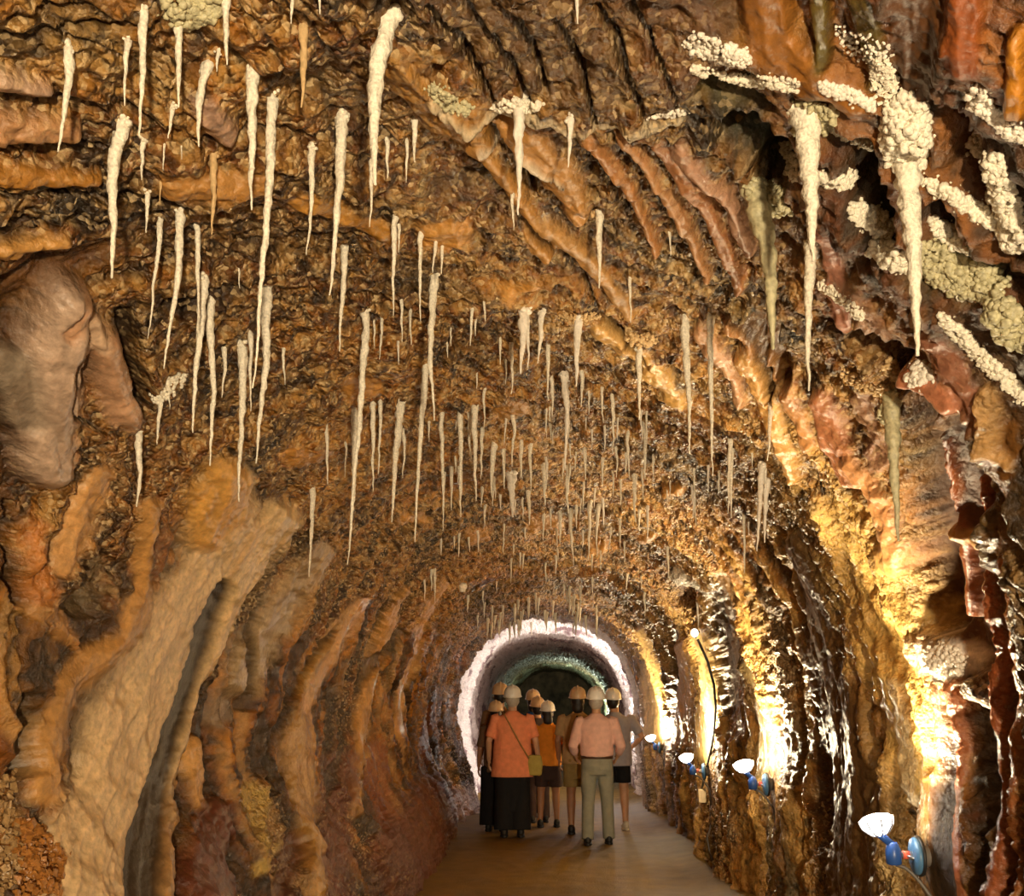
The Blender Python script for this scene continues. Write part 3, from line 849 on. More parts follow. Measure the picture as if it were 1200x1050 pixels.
# unseen floodlight added behind the viewpoint as front fill for the ceiling
o = empty('added_fill_light', (.75, -3.0, .03))
tag(o, 'unseen tripod floodlight added behind the viewpoint as fill light', 'lamp')
m = MB(); m.tube([(0, 0, .25), (0, 0, .75)], .014); m.build('pole', STEEL, o)
for k in range(3):
    a = 2 * PI * k / 3
    m = MB(); m.tube([(0, 0, .45), (.42 * math.cos(a), .42 * math.sin(a), .0)], .011); m.build('leg', STEEL, o)
m = MB(); m.box((0, 0, 0.86), (.30, .08, .22)); m.build('housing', BLKP, o, smooth=False, bevel=.01)
m = MB(); m.box((0, .043, 0.86), (.26, .01, .18)); m.build('lamp_glass', GLOW, o, smooth=False)
ld = bpy.data.lights.new('fill_light', 'SPOT'); ld.energy = FILL_POWER; ld.color = (1, .80, .52); ld.shadow_soft_size = .10
ld.spot_size = math.radians(108); ld.spot_blend = .6
lo = bpy.data.objects.new('fill_light', ld); link(lo, o); lo.location = (0, .12, 0.88)
lo.rotation_euler = Vector((-.25, 1, .62)).to_track_quat('-Z', 'Y').to_euler()

# ------------------------------------------------------------------ stalactites
SM = {'c': SALT, 'w': SALTW, 'o': SALTO, 'y': SALTY}


def knob_mesh(pts, rads, seed, fine_=True, knob=.22):
    """a knobbly tapering salt tube along pts (local coordinates)"""
    r_ = np.random.default_rng(seed)
    L = sum((Vector(pts[i + 1]) - Vector(pts[i])).length for i in range(len(pts) - 1))
    n = 14 if fine_ else 7
    step = max(.006, min(.014, L / 20)) if fine_ else max(.02, L / 9)
    m = int(L / step) + 2
    cum = [0]
    for i in range(len(pts) - 1): cum.append(cum[-1] + (Vector(pts[i + 1]) - Vector(pts[i])).length)
    ts = np.linspace(0, L, m)
    px_, py_, pz_ = [np.interp(ts, cum, [p[k] for p in pts]) for k in range(3)]
    rr = np.interp(ts, cum, rads)
    f = ts / L
    wob = np.cumsum(r_.normal(size=(m, 2)), 0) * step * .07
    wob -= wob * 0 + np.linspace(0, 1, m)[:, None] * wob[-1]
    a = np.arange(n) * 2 * PI / n
    T, A_ = np.meshgrid(ts, a, indexing='ij')
    k1 = gn(np.cos(A_) * 1.3 + seed, np.sin(A_) * 1.3, T / .028, seed % 97)
    k2 = gn(np.cos(A_) * 2.5 + seed, np.sin(A_) * 2.5, T / .010, (seed + 5) % 97)
    k3 = gn(0 * A_ + seed, 0 * A_, T / .05, (seed + 9) % 97)
    R = rr[:, None] * (1 + knob * k1 + knob * 1.0 * k2 + knob * .9 * k3)
    X = px_[:, None] + wob[:, :1] + R * np.cos(A_); Yv = py_[:, None] + wob[:, 1:] + R * np.sin(A_); Z = pz_[:, None] + 0 * A_
    mb = MB()
    mb.rings([list(zip(X[i], Yv[i], Z[i])) for i in range(m)])
    return mb


STALS = []


def stal(path, w, c='c', label=None, group=None, fine_=True, seed=None, knob=.30, thick_top=1.2, parts=True):
    """path: pixels from root to tip, w: width in pixels at the root part"""
    seed = seed if seed is not None else int(path[0][0] * 7 + path[0][1] * 13) % 9973
    x0, y0 = path[0]
    loc, nor = hit(x0, y0)
    if loc is None: return None
    Y = loc.y
    px = Y / F
    P = [loc] + [at_y(x, y, Y) for x, y in path[1:]]
    for k in range(1, len(P)): P[k].y = Y
    h_up = BVH.ray_cast(loc + nor * .03 - Vector((0, 0, .02)), Vector((0, 0, 1)))[3]
    up_ = (h_up + .02) if (h_up is not None and h_up < .35) else .05
    em = .035 + .010 * Y ** .5
    pts = [(-nor.x * em, -nor.y * em, max(up_ * .9, .03))] + [tuple(p - loc) for p in P]
    if pts[-1][2] > -.03: return None
    r = w * px / 2
    cum = [0]
    for k in range(len(pts) - 1): cum.append(cum[-1] + (Vector(pts[k + 1]) - Vector(pts[k])).length)
    rads = [r * (thick_top * (1 - t) ** 1 * .35 + .75 * (1 - t ** 2.2) + .12) for t in [cc / cum[-1] for cc in cum]]
    # denser path for the taper
    tt = np.linspace(0, 1, 9)
    pp = [tuple(np.interp(t * cum[-1], cum, [p[k] for p in pts]) for k in range(3)) for t in tt]
    rads = [r * (.40 * thick_top * (1 - t) ** 3 + .80 * (1 - t ** 1.7) + .14) for t in tt]
    mb = knob_mesh(pp, rads, seed, fine_, knob)
    name = 'stalactite'
    if fine_ and parts:
        o = empty('stalactite', loc)
        mb.build('shaft', SM[c], o)
        # crust collar at the root
        cb = MB(); r2 = random.Random(seed)
        for k in range(9):
            a = r2.uniform(0, 2 * PI); d = r * r2.uniform(.3, 1.3); s = r * r2.uniform(.45, .8)
            cb.ell((d * math.cos(a), d * math.sin(a), r2.uniform(-.01, .015)), (s, s, s * .8), 8, 6)
        cb.build('root_crust', SM[c], o)
    else:
        o = mb.build('stalactite', SM[c]); o.location = loc
    tag(o, label, 'stalactite', group)
    STALS.append((o, path, w, group))
    return o


# (path, width, colour, handwritten label or None)
big = [
 ([(78, 56), (79, 95), (68, 178)], 13, 'c', 'thick cream stalactite nearest the left edge of the photo, alone under the top left corner'),
 ([(149, 45), (146, 124)], 9, 'c', None),
 ([(168, 9), (167, 80), (163, 160)], 12, 'c', 'long thick cream stalactite close left of the greenish salt mass'),
 ([(209, 27), (209, 126)], 12, 'c', 'cream stalactite growing straight down from the greenish salt mass'),
 ([(203, 125), (197, 162)], 8, 'c', None),
 ([(265, -8), (266, 76)], 12, 'c', None),
 ([(256, 58), (254, 84)], 8, 'c', None),
 ([(240, 80), (232, 120), (233, 172)], 13, 'c', None),
 ([(297, 84), (299, 160), (295, 246)], 14, 'c', 'long thick cream stalactite between the greenish salt mass and the orange-rooted one'),
 ([(355, 30), (356, 80), (353, 126)], 13, 'o', 'short stalactite with an orange root near the top of the ceiling'),
 ([(342, -8), (341, 28)], 8, 'c', None),
 ([(375, -8), (375, 17)], 7, 'c', None),
 ([(321, 112), (316, 215), (306, 300), (299, 420), (296, 455)], 11, 'c', 'very long crooked thin stalactite tapering down the left ceiling'),
 ([(146, 143), (130, 195), (134, 265), (131, 326)], 17, 'c', 'thickest stalactite of the upper left, bent near its root and knobbly'),
 ([(168, 163), (166, 211)], 9, 'c', None),
 ([(193, 166), (191, 200)], 5, 'c', None),
 ([(213, 170), (213, 187)], 4, 'c', None),
 ([(250, 180), (251, 230), (248, 275)], 10, 'o', None),
 ([(188, 212), (187, 240)], 5, 'o', None),
 ([(173, 225), (171, 273)], 8, 'c', None),
 ([(189, 252), (182, 310), (173, 397)], 6, 'c', None),
 ([(211, 248), (208, 330), (192, 432)], 10, 'c', None),
 ([(231, 267), (232, 386)], 7, 'c', None),
 ([(238, 325), (233, 400), (226, 507)], 11, 'c', None),
 ([(281, 316), (281, 338)], 5, 'c', None),
 ([(366, 172), (366, 240), (359, 299)], 8, 'c', None),
 ([(400, 138), (394, 240), (386, 346)], 13, 'c', 'long thick pale stalactite hanging just left of the great thick central one'),
 ([(245, 352), (248, 450), (246, 546)], 10, 'c', None),
 ([(263, 408), (260, 466)], 6, 'c', None),
 ([(283, 402), (286, 470), (280, 588)], 10, 'c', 'long stalactite whose tip points at the orange top of the pale flowstone'),
 ([(293, 390), (294, 482)], 6, 'c', None),
 ([(311, 336), (312, 430), (300, 543)], 11, 'c', None),
 ([(334, 408), (334, 451)], 5, 'c', None),
 ([(188, 468), (184, 521)], 8, 'c', None),
 ([(161, 506), (163, 555), (160, 594)], 9, 'c', 'lone short stalactite lowest on the left, beside the round pink rock lumps'),
 ([(384, 500), (384, 568)], 5, 'c', None),
 ([(367, 573), (366, 620), (362, 676)], 6, 'c', None),
 ([(456, 20), (443, 70), (439, 150), (440, 217)], 25, 'c', 'thickest and heaviest stalactite at the top centre, with a swollen root'),
 ([(485, 138), (486, 190)], 9, 'c', None),
 ([(478, 168), (476, 214)], 6, 'c', None),
 ([(453, 163), (454, 209)], 7, 'c', None),
 ([(436, 190), (433, 266)], 7, 'c', None),
 ([(606, 122), (608, 180), (607, 252)], 13, 'w', 'thick white stalactite below the pale lip in the upper middle'),
 ([(602, 225), (602, 270)], 6, 'c', None),
 ([(668, 138), (666, 196)], 9, 'w', 'short white stalactite under the pale lip, right of the thick white one'),
 ([(676, -8), (677, 28)], 8, 'w', 'white stalactite cut by the top edge of the photo, right of centre'),
 ([(702, 247), (702, 338)], 9, 'c', 'lone stalactite on a pale ledge right of the upper centre'),
 ([(463, 255), (461, 370)], 7, 'c', None),
 ([(467, 262), (467, 296)], 5, 'c', None),
 ([(493, 272), (493, 377)], 6, 'c', None),
 ([(511, 283), (507, 320)], 6, 'c', None),
 ([(518, 288), (517, 321)], 6, 'c', None),
 ([(509, 322), (505, 420), (509, 493)], 9, 'c', 'longest stalactite of the middle ceiling, straight and white, left of centre'),
 ([(405, 288), (398, 412)], 8, 'c', None),
 ([(430, 362), (423, 470), (410, 642)], 8, 'c', None),
 ([(415, 478), (416, 560), (407, 662)], 7, 'c', None),
 ([(437, 470), (437, 576)], 6, 'c', None),
 ([(447, 470), (443, 556)], 5, 'c', None),
 ([(470, 472), (462, 540), (459, 612)], 9, 'c', None),
 ([(472, 500), (472, 560)], 5, 'c', None),
 ([(498, 428), (491, 540), (486, 635)], 7, 'c', None),
 ([(482, 360), (482, 404)], 6, 'c', None),
 ([(471, 350), (471, 401)], 5, 'c', None),
 ([(447, 368), (447, 401)], 6, 'c', None),
 ([(551, 362), (551, 405)], 6, 'c', None),
 ([(599, 398), (599, 462)], 6, 'c', None),
 ([(614, 363), (613, 400), (610, 438)], 12, 'w', None),
 ([(619, 375), (618, 431)], 6, 'w', None),
 ([(636, 365), (634, 395), (630, 426)], 8, 'w', None),
 ([(642, 405), (643, 470)], 6, 'c', None),
 ([(646, 442), (647, 488)], 6, 'c', None),
 ([(678, 372), (676, 410), (675, 453)], 10, 'w', None),
 ([(681, 435), (681, 477)], 6, 'c', None),
 ([(661, 440), (665, 480), (662, 551)], 8, 'w', None),
 ([(749, 408), (749, 492)], 8, 'c', None),
 ([(754, 498), (756, 562)], 6, 'c', None),
 ([(718, 462), (718, 532)], 5, 'c', None),
 ([(706, 456), (707, 496)], 5, 'c', None),
 ([(690, 456), (690, 486)], 4, 'c', None),
 ([(538, 482), (540, 540), (540, 606)], 6, 'c', None),
 ([(550, 482), (552, 541)], 6, 'c', None),
 ([(557, 476), (557, 530), (558, 587)], 7, 'c', None),
 ([(565, 502), (563, 562)], 5, 'c', None),
 ([(567, 456), (567, 502)], 4, 'c', None),
 ([(600, 486), (600, 547)], 5, 'c', None),
 ([(578, 520), (577, 584)], 7, 'c', None),
 ([(590, 526), (591, 573)], 5, 'c', None),
 ([(612, 516), (612, 562)], 5, 'c', None),
 ([(621, 520), (622, 577)], 5, 'c', None),
 ([(599, 552), (601, 606)], 11, 'w', None),
 ([(620, 576), (620, 616)], 5, 'c', None),
 ([(638, 542), (639, 592)], 6, 'c', None),
 ([(666, 546), (666, 602)], 6, 'c', None),
 ([(685, 526), (686, 562)], 5, 'c', None),
 ([(706, 536), (706, 572)], 5, 'c', None),
 ([(518, 484), (519, 550), (519, 622)], 5, 'c', None),
 ([(529, 546), (529, 598)], 5, 'c', None),
 ([(656, 600), (656, 637)], 5, 'c', None),
 ([(670, 596), (672, 662)], 5, 'c', None),
 ([(690, 586), (689, 657)], 5, 'c', None),
 ([(700, 592), (700, 652)], 5, 'c', None),
 ([(726, 606), (727, 642)], 4, 'c', None),
 ([(736, 506), (738, 562)], 5, 'c', None),
 ([(743, 556), (745, 612)], 6, 'c', None),
 ([(783, 641), (783, 677)], 4, 'c', None),
 ([(510, 667), (510, 700)], 4, 'c', None),
 ([(739, 326), (739, 378)], 5, 'c', None),
 ([(803, 372), (806, 450), (808, 532)], 9, 'c', None),
 ([(831, 370), (833, 450), (835, 558)], 7, 'c', None),
 ([(855, 516), (853, 602)], 5, 'c', None),
 ([(859, 524), (857, 607)], 5, 'c', None),
 ([(872, 598), (872, 672)], 4, 'c', None),
 ([(894, 545), (890, 600), (887, 646)], 8, 'w', 'forked white stalactite pair on the right, its left prong'),
 ([(899, 560), (896, 636)], 8, 'w', 'forked white stalactite pair on the right, its right prong'),
 ([(905, 470), (899, 540)], 6, 'c', None),
 ([(887, 225), (900, 290), (906, 409)], 26, 'y', 'thick greenish cream stalactite on the right, shortest of the three great ones there'),
 ([(944, 125), (950, 230), (953, 306)], 30, 'c', 'massive cream stalactite with a rough shaft, middle of three great ones on the right'),
 ([(950, 285), (946, 380), (948, 458)], 13, 'c', 'slim stalactite continuing below the massive middle one on the right'),
 ([(1063, 180), (1071, 300), (1075, 417)], 27, 'c', 'great cream stalactite under the popcorn salt cluster, rightmost of three great ones'),
 ([(1046, 465), (1049, 560), (1053, 634)], 17, 'y', 'knobbly yellow-green stalactite hanging before the dark red recess on the right'),
 ([(199, 455), (199, 480)], 4, 'c', None),
 ([(425, 440), (424, 500)], 5, 'c', None),
 ([(405, 520), (404, 560)], 4, 'c', None),
 ([(784, 270), (786, 300)], 5, 'c', None),
 ([(817, 700), (818, 735)], 4, 'w', 'thin white stalactite above the small white bulb high on the right wall'),
]
REG = [('at upper left', lambda x, y: x < 300 and y < 240),
       ('above the orange flowstone', lambda x, y: x < 345 and y >= 240),
       ('at the top, left of centre', lambda x, y: x < 520 and y < 215),
       ('left of centre', lambda x, y: x < 430),
       ('in the left middle cluster', lambda x, y: x < 490 and y < 460),
       ('over the left middle arch', lambda x, y: x < 535 and y >= 425),
       ('from the left middle ceiling', lambda x, y: x < 560 and y < 425),
       ('in the middle row', lambda x, y: x < 700 and y < 450),
       ('in the central dense row', lambda x, y: x < 640 and y < 560),
       ('low in the centre', lambda x, y: x < 740 and y >= 500),
       ('right of the central row', lambda x, y: x < 790),
       ('on the right ceiling', lambda x, y: True)]
ORD = ['first', 'second', 'third', 'fourth', 'fifth', 'sixth', 'seventh', 'eighth', 'ninth', 'tenth', 'eleventh', 'twelfth', 'thirteenth', 'fourteenth', 'fifteenth', 'sixteenth', 'seventeenth', 'eighteenth', 'nineteenth', 'twentieth']
regs = {}
for k, (path, w_, c, lb) in enumerate(big):
    if lb: continue
    for nm, f in REG:
        if f(*path[0]): regs.setdefault(nm, []).append(k); break
labels = {}
for nm, ks in regs.items():
    for i, k in enumerate(sorted(ks, key=lambda k: big[k][0][0][0])):
        path, w_, c, _ = big[k]
        ln = path[-1][1] - path[0][1]
        d = 'short' if ln < 45 else ('long' if ln > 110 else 'slim')
        cn = {'c': 'cream', 'w': 'white', 'o': 'ochre', 'y': 'greenish'}[c]
        labels[k] = f'{d} {cn} stalactite, {ORD[i]} from left of the smaller ones {nm}'
for k, (path, w_, c, lb) in enumerate(big):
    stal(path, w_ * 1.0, c, lb or labels[k], 'stalactites hanging from the ceiling', w_ >= 8 or path[-1][1] - path[0][1] > 80, parts=w_ >= 8)

# the many tiny ones that nothing tells apart, in clusters
r2 = random.Random(5)
CL = [((560, 690, 705, 728), 46, 'tiny pale stalactite in the dense fringe just above the white far arch', 'fringe above the white arch', (14, 26), 3.4),
      ((500, 480, 640, 600), 22, 'tiny cream stalactite among the dense central rows of the ceiling', 'tiny stalactites of the central rows', (16, 40), 3.6),
      ((640, 470, 790, 610), 34, 'tiny cream stalactite among the dense rows right of centre', 'tiny stalactites right of centre', (14, 40), 3.6),
      ((480, 610, 760, 690), 34, 'tiny faint stalactite on the low far part of the ceiling', 'tiny stalactites low on the far ceiling', (12, 30), 3.0),
      ((430, 350, 600, 470), 12, 'tiny stalactite among the left middle ceiling grains', 'tiny stalactites of the left middle', (14, 32), 4.0),
      ((800, 520, 900, 640), 10, 'tiny stalactite on the golden right ceiling', 'tiny stalactites on the right ceiling', (14, 36), 4.0)]
for (x0, y0, x1, y1), n, lb, gp, (l0, l1), w_ in CL:
    for k in range(n):
        x = r2.uniform(x0, x1); y = r2.uniform(y0, y1)
        if y0 == 690: y += abs(x - 640) ** 2 / 420
        if y0 == 610: y += abs(x - 640) ** 2 / 700
        L_ = r2.uniform(l0, l1)
        stal([(x, y), (x + r2.uniform(-1, 1), y + L_)], w_ * r2.uniform(.8, 1.25), r2.choice('cccw'), lb, gp, False, seed=k * 31 + int(x), parts=False)

# ------------------------------------------------------------------ popcorn salt growths
ICO = None
SALTD = simple('dull_ochre_crystals', (.36, .22, .09), .4, 0, 70, .35, .004)


def ico():
    global ICO
    if ICO is None:
        bm = bmesh.new(); bmesh.ops.create_icosphere(bm, subdivisions=2, radius=1)
        ICO = (np.array([v.co[:] for v in bm.verts]), [[v.index for v in f.verts] for f in bm.faces]); bm.free()
    return ICO


def keep_joined(cs, rs):
    cs = np.array(cs); rs = np.array(rs); n = len(cs)
    d = np.linalg.norm(cs[:, None] - cs[None], axis=2) < (rs[:, None] + rs[None]) * .8 + .012
    lab = np.arange(n)
    for _ in range(60):
        new = np.array([lab[d[i]].min() for i in range(n)])
        if (new == lab).all(): break
        lab = new
    v_, c_n = np.unique(lab, return_counts=True)
    return lab == v_[c_n.argmax()]


def popcorn(path, size, n, mat, label, name='salt_crust', group=None, cat='salt crust', seed=0, spread=1., cubes=False, lift=.5):
    """path: (x, y, width px); size: grain radius px (lo, hi)"""
    r_ = random.Random(seed * 17 + 3); cs = []; rs = []; parts_ = []
    V, Fc = ico(); vs = []; fs = []
    if cubes:
        V = np.array([(x, y, z) for x in (-1, 1) for y in (-1, 1) for z in (-1, 1)]) * .75
        Fc = [(0, 1, 3, 2), (4, 6, 7, 5), (0, 4, 5, 1), (2, 3, 7, 6), (0, 2, 6, 4), (1, 5, 7, 3)]
    seg = [math.hypot(path[i + 1][0] - path[i][0], path[i + 1][1] - path[i][1]) + 1e-6 for i in range(len(path) - 1)]
    T = sum(seg); org = None; placed = []
    for k in range(int(n * 1.5)):
        t = r_.uniform(0, T); i = 0
        while t > seg[i] and i < len(seg) - 1: t -= seg[i]; i += 1
        f = min(t / seg[i], 1)
        w_ = path[i][2] * (1 - f) + path[i + 1][2] * f
        a = r_.uniform(0, 2 * PI); rad = w_ / 2 * (r_.random() ** .55) * spread * (1.0 + .7 * (r_.random() < .16))
        x = path[i][0] * (1 - f) + path[i + 1][0] * f + rad * math.cos(a)
        y = path[i][1] * (1 - f) + path[i + 1][1] * f + rad * math.sin(a)
        loc, nor = hit(x, y)
        if loc is None: continue
        if org is None: org = loc.copy()
        if placed and min((loc - p_).length for p_ in placed) > .07 * loc.y / 4 + .05: continue
        placed.append(loc.copy())
        pxm = loc.y / F
        s = (size[0] + (size[1] - size[0]) * r_.random() ** 1.6) * .88 * pxm * (.55 if rad > w_ * .5 else 1)
        core = 1 - (rad / (w_ / 2 + .01)) ** 2
        down = Vector((0, 0, -1))
        c = loc + nor * (s * .3 + w_ * pxm * .22 * core * lift * r_.uniform(.3, 1)) + down * s * .2
        q_ = Matrix.Rotation(r_.uniform(0, 6), 3, Vector((r_.random(), r_.random(), r_.random() + .1)).normalized())
        sc = np.array([s * r_.uniform(.8, 1.2) for _ in range(3)])
        VV = V * sc
        if not cubes: VV = VV * (1 + .18 * np.sin(V * 7 + r_.uniform(0, 6)).sum(1, keepdims=True) / 1.7)
        VV = VV @ np.array(q_).T + np.array(c - org)
        cs.append(tuple(c)); rs.append(s); parts_.append(VV)
    keep = keep_joined(cs, rs) if not cubes else np.ones(len(cs), bool)
    for kk, VV in enumerate(parts_):
        if keep[kk]:
            b = len(vs); vs.extend(VV.tolist()); fs.extend([tuple(b + q for q in f_) for f_ in Fc])
    o = mesh_obj(name, vs, fs, mat, None, not cubes)
    if cubes: o['kind'] = 'stuff'
    o.location = org
    tag(o, label, cat, group)
    return o


popcorn([(205, 12, 40), (230, 8, 46), (250, 0, 40), (215, 25, 16)], (4, 8), 260, SALTY, 'greenish cream salt mass at the very top left, rooting two stalactites', seed=1, lift=1.2)
popcorn([(812, 48, 26), (838, 58, 28), (872, 68, 20)], (2.5, 5), 240, SALTW, 'white frosted salt row at the top right of centre', seed=2, lift=1)
popcorn([(812, 80, 10), (850, 90, 13), (900, 96, 15), (935, 100, 16)], (2.5, 4.5), 220, SALT, 'knobbly pale salt rim running from the white frosted row to the massive stalactite', seed=3)
popcorn([(945, 112, 34), (965, 135, 40), (940, 145, 26)], (3, 6), 260, SALTY, 'greenish salt collar around the root of the massive middle stalactite', seed=4, lift=1.2)
popcorn([(962, 100, 12), (1000, 112, 18), (1022, 122, 12)], (2.5, 5), 150, SALTW, 'pinkish white salt streak between the two largest salt collars', seed=5)
popcorn([(975, 148, 10), (1000, 162, 12), (1022, 168, 12)], (3, 5), 110, SALT, 'small cream salt rim along the lip of the dark hollow', seed=6)
popcorn([(985, 35, 22), (1010, 55, 34), (1040, 60, 20)], (1.6, 3.2), 90, SALTW, 'scatter of tiny white cube crystals on orange rock at the top right', name='salt_crystals', cubes=True, seed=7)
popcorn([(1030, 75, 20), (1040, 105, 40)], (1.8, 4), 160, SALT, 'cube crystals scattered just above the biggest popcorn salt cluster', name='salt_crystals', cubes=True, seed=8)
popcorn([(1060, 130, 52), (1062, 155, 60), (1062, 182, 46)], (4, 8), 420, SALT, 'biggest popcorn salt cluster, rooting the rightmost great stalactite', seed=9, lift=1.3)
popcorn([(1163, 92, 14), (1142, 115, 24), (1160, 130, 20), (1178, 150, 18), (1200, 160, 18)], (3, 6), 240, SALTW, 'cream salt chain near the right edge at the top', seed=10, lift=1)
popcorn([(1140, 165, 20), (1150, 172, 22)], (3, 6), 70, SALTW, 'small cream salt knot under the right edge chain', seed=11)
popcorn([(1085, 212, 14), (1115, 228, 18), (1145, 248, 20), (1175, 262, 20)], (3, 6), 240, SALT, 'cream salt chain slanting right from the rightmost great stalactite', seed=12)
popcorn([(1165, 185, 20), (1172, 215, 34), (1182, 250, 34), (1190, 290, 26)], (4, 7.5), 300, SALT, 'yellowish lumpy salt column at the right edge', seed=13, lift=1.2)
popcorn([(1095, 262, 16), (1120, 280, 24), (1140, 288, 18)], (3, 6), 140, SALT, 'round cream salt bunch in the dark hollow on the right', seed=14)
popcorn([(1000, 245, 20), (1020, 255, 30), (1040, 268, 26)], (3, 6.5), 170, SALT, 'cream salt bunch between the two largest stalactites', seed=15)
popcorn([(1028, 292, 24), (1050, 300, 34), (1072, 305, 26)], (3.5, 7), 210, SALT, 'cream salt bunch touching the left of the rightmost great stalactite', seed=16)
popcorn([(955, 208, 16), (985, 214, 18), (1000, 205, 14)], (2.5, 5), 130, SALT, 'small salt bunch right of the massive middle stalactite', seed=17)
popcorn([(1085, 300, 40), (1120, 320, 50), (1165, 335, 44)], (3.5, 7), 420, SALTY, 'large greenish salt mass low on the right', seed=18, lift=1)
popcorn([(1090, 318, 12), (1130, 345, 14), (1170, 345, 14)], (3, 5), 130, SALT, 'pale lower rim of the large greenish salt mass', seed=19)
popcorn([(1170, 360, 36), (1190, 390, 46)], (4, 8), 200, SALTY, 'greenish salt lumps at the right edge above the pale slanting rim', seed=20, lift=1.2)
popcorn([(1105, 372, 12), (1130, 395, 16), (1150, 418, 16), (1175, 440, 16), (1200, 465, 18)], (3, 5.5), 260, SALT, 'pale slanting salt rim low on the right edge', seed=21)
popcorn([(885, 222, 30), (905, 235, 36), (935, 232, 26)], (3, 6), 220, SALTY, 'greenish salt collar around the shortest great stalactite', seed=22, lift=1.1)
popcorn([(918, 170, 16), (935, 185, 20), (930, 205, 18)], (2.5, 5), 90, SALT, 'small frosted salt patch left of the massive middle stalactite', seed=23)
popcorn([(1046, 462, 14), (1044, 480, 24), (1036, 488, 10)], (3, 6), 90, SALTY, 'small yellow-green salt knot rooting the knobbly stalactite', seed=24)
popcorn([(960, 330, 10), (1000, 360, 12), (1010, 375, 12)], (2, 4), 90, SALT, 'thin salt rim over the dark pocket under the massive stalactite', seed=25)
popcorn([(985, 438, 14), (1020, 450, 16), (1040, 462, 12)], (2, 4.2), 120, SALTO, 'ochre crystal rim below the dark pocket on the right', name='salt_crystals', seed=26)
popcorn([(1040, 425, 18), (1050, 440, 16)], (3, 5), 50, SALTO, 'small orange salt knot inside the dark pocket on the right', seed=27)
popcorn([(1072, 445, 22), (1085, 432, 26)], (3, 6), 80, SALTW, 'bright white salt knot below the tip of the rightmost great stalactite', seed=28)
popcorn([(505, 102, 12), (525, 120, 22), (550, 130, 16)], (2, 4.5), 120, SALTY, 'yellowish salt bunch at the left end of the pale ceiling lip', seed=29)
popcorn([(575, 122, 10), (607, 124, 18), (635, 125, 10)], (2, 4.5), 110, SALT, 'cream salt rim rooting the thick white stalactite', seed=30)
popcorn([(665, 138, 10), (700, 140, 8), (760, 136, 9), (800, 130, 10)], (2, 4), 170, SALTW, 'thin white salt lip running right across the ceiling', seed=31)
popcorn([(165, 420, 24), (210, 440, 26), (180, 470, 22), (220, 420, 18)], (1.6, 3.4), 220, SALT, 'grey cream crystal patch around the stalactites on the left wall', name='salt_crystals', seed=32, spread=1.1)
popcorn([(10, 905, 20), (5, 940, 26), (12, 1000, 26), (5, 1040, 30)], (2.5, 6), 130, SALTD, 'yellow crystal column at the bottom left corner', name='salt_crystals', cubes=True, seed=33)
popcorn([(30, 980, 50), (50, 1010, 50), (40, 1045, 60)], (2.5, 6), 240, SALTR, 'amber cube crystals at the bottom left', name='salt_crystals', cubes=True, seed=34)
popcorn([(655, 372, 10), (680, 372, 12), (700, 368, 8)], (1.6, 3), 60, SALTO, 'small ochre crystal ledge in the middle of the ceiling', name='salt_crystals', seed=35)
popcorn([(735, 395, 14), (750, 402, 18), (765, 395, 10)], (1.8, 3.6), 70, SALTO, 'ochre crystal knot rooting a stalactite right of centre', name='salt_crystals', seed=36)
popcorn([(690, 248, 10), (702, 248, 12)], (1.6, 3.2), 34, SALTO, 'small ochre knot rooting the lone stalactite right of upper centre', seed=37)
popcorn([(540, 685, 8), (545, 692, 8)], (2, 3.2), 20, SALTW, 'tiny bright white salt knob on the left of the far ceiling', seed=38)
popcorn([(1070, 755, 30), (1095, 770, 40), (1125, 778, 34)], (2, 4.5), 200, SALTW, 'bright white salt crust on the wall above the largest lamp', seed=39, lift=.5)

# ------------------------------------------------------------------ the visitors
SKIN = simple('skin', (.56, .30, .17), .5, 0, 14, .08, sss=.1)
SKIN2 = simple('tanned_skin', (.42, .20, .10), .5, 0, 14, .08, sss=.1)
HAIRD = simple('dark_hair', (.018, .012, .009), .5, 0, 120, .3, .002)
HAIRG = simple('grey_hair', (.45, .40, .33), .5, 0, 120, .3, .002)
HELM = simple('white_helmet_shell', (.92, .88, .80), .3, 0, 8, .04)
HELT = simple('tan_helmet_shell', (.70, .48, .28), .35, 0, 8, .05)
EYEW = simple('eye_white', (.8, .78, .74), .2, 0, 8, 0)
LIP = simple('lips', (.45, .16, .12), .4, 0, 20, .05)
SOLE = simple('pale_sole', (.55, .48, .38), .6, 0, 20, .1)
STRAP = simple('black_strap', (.015, .013, .012), .6, 0, 20, .1)


def cloth(name, c, plaid=False):
    m = simple(name, c, .85, 0, 18, .10, .004, spec=.2)
    return m


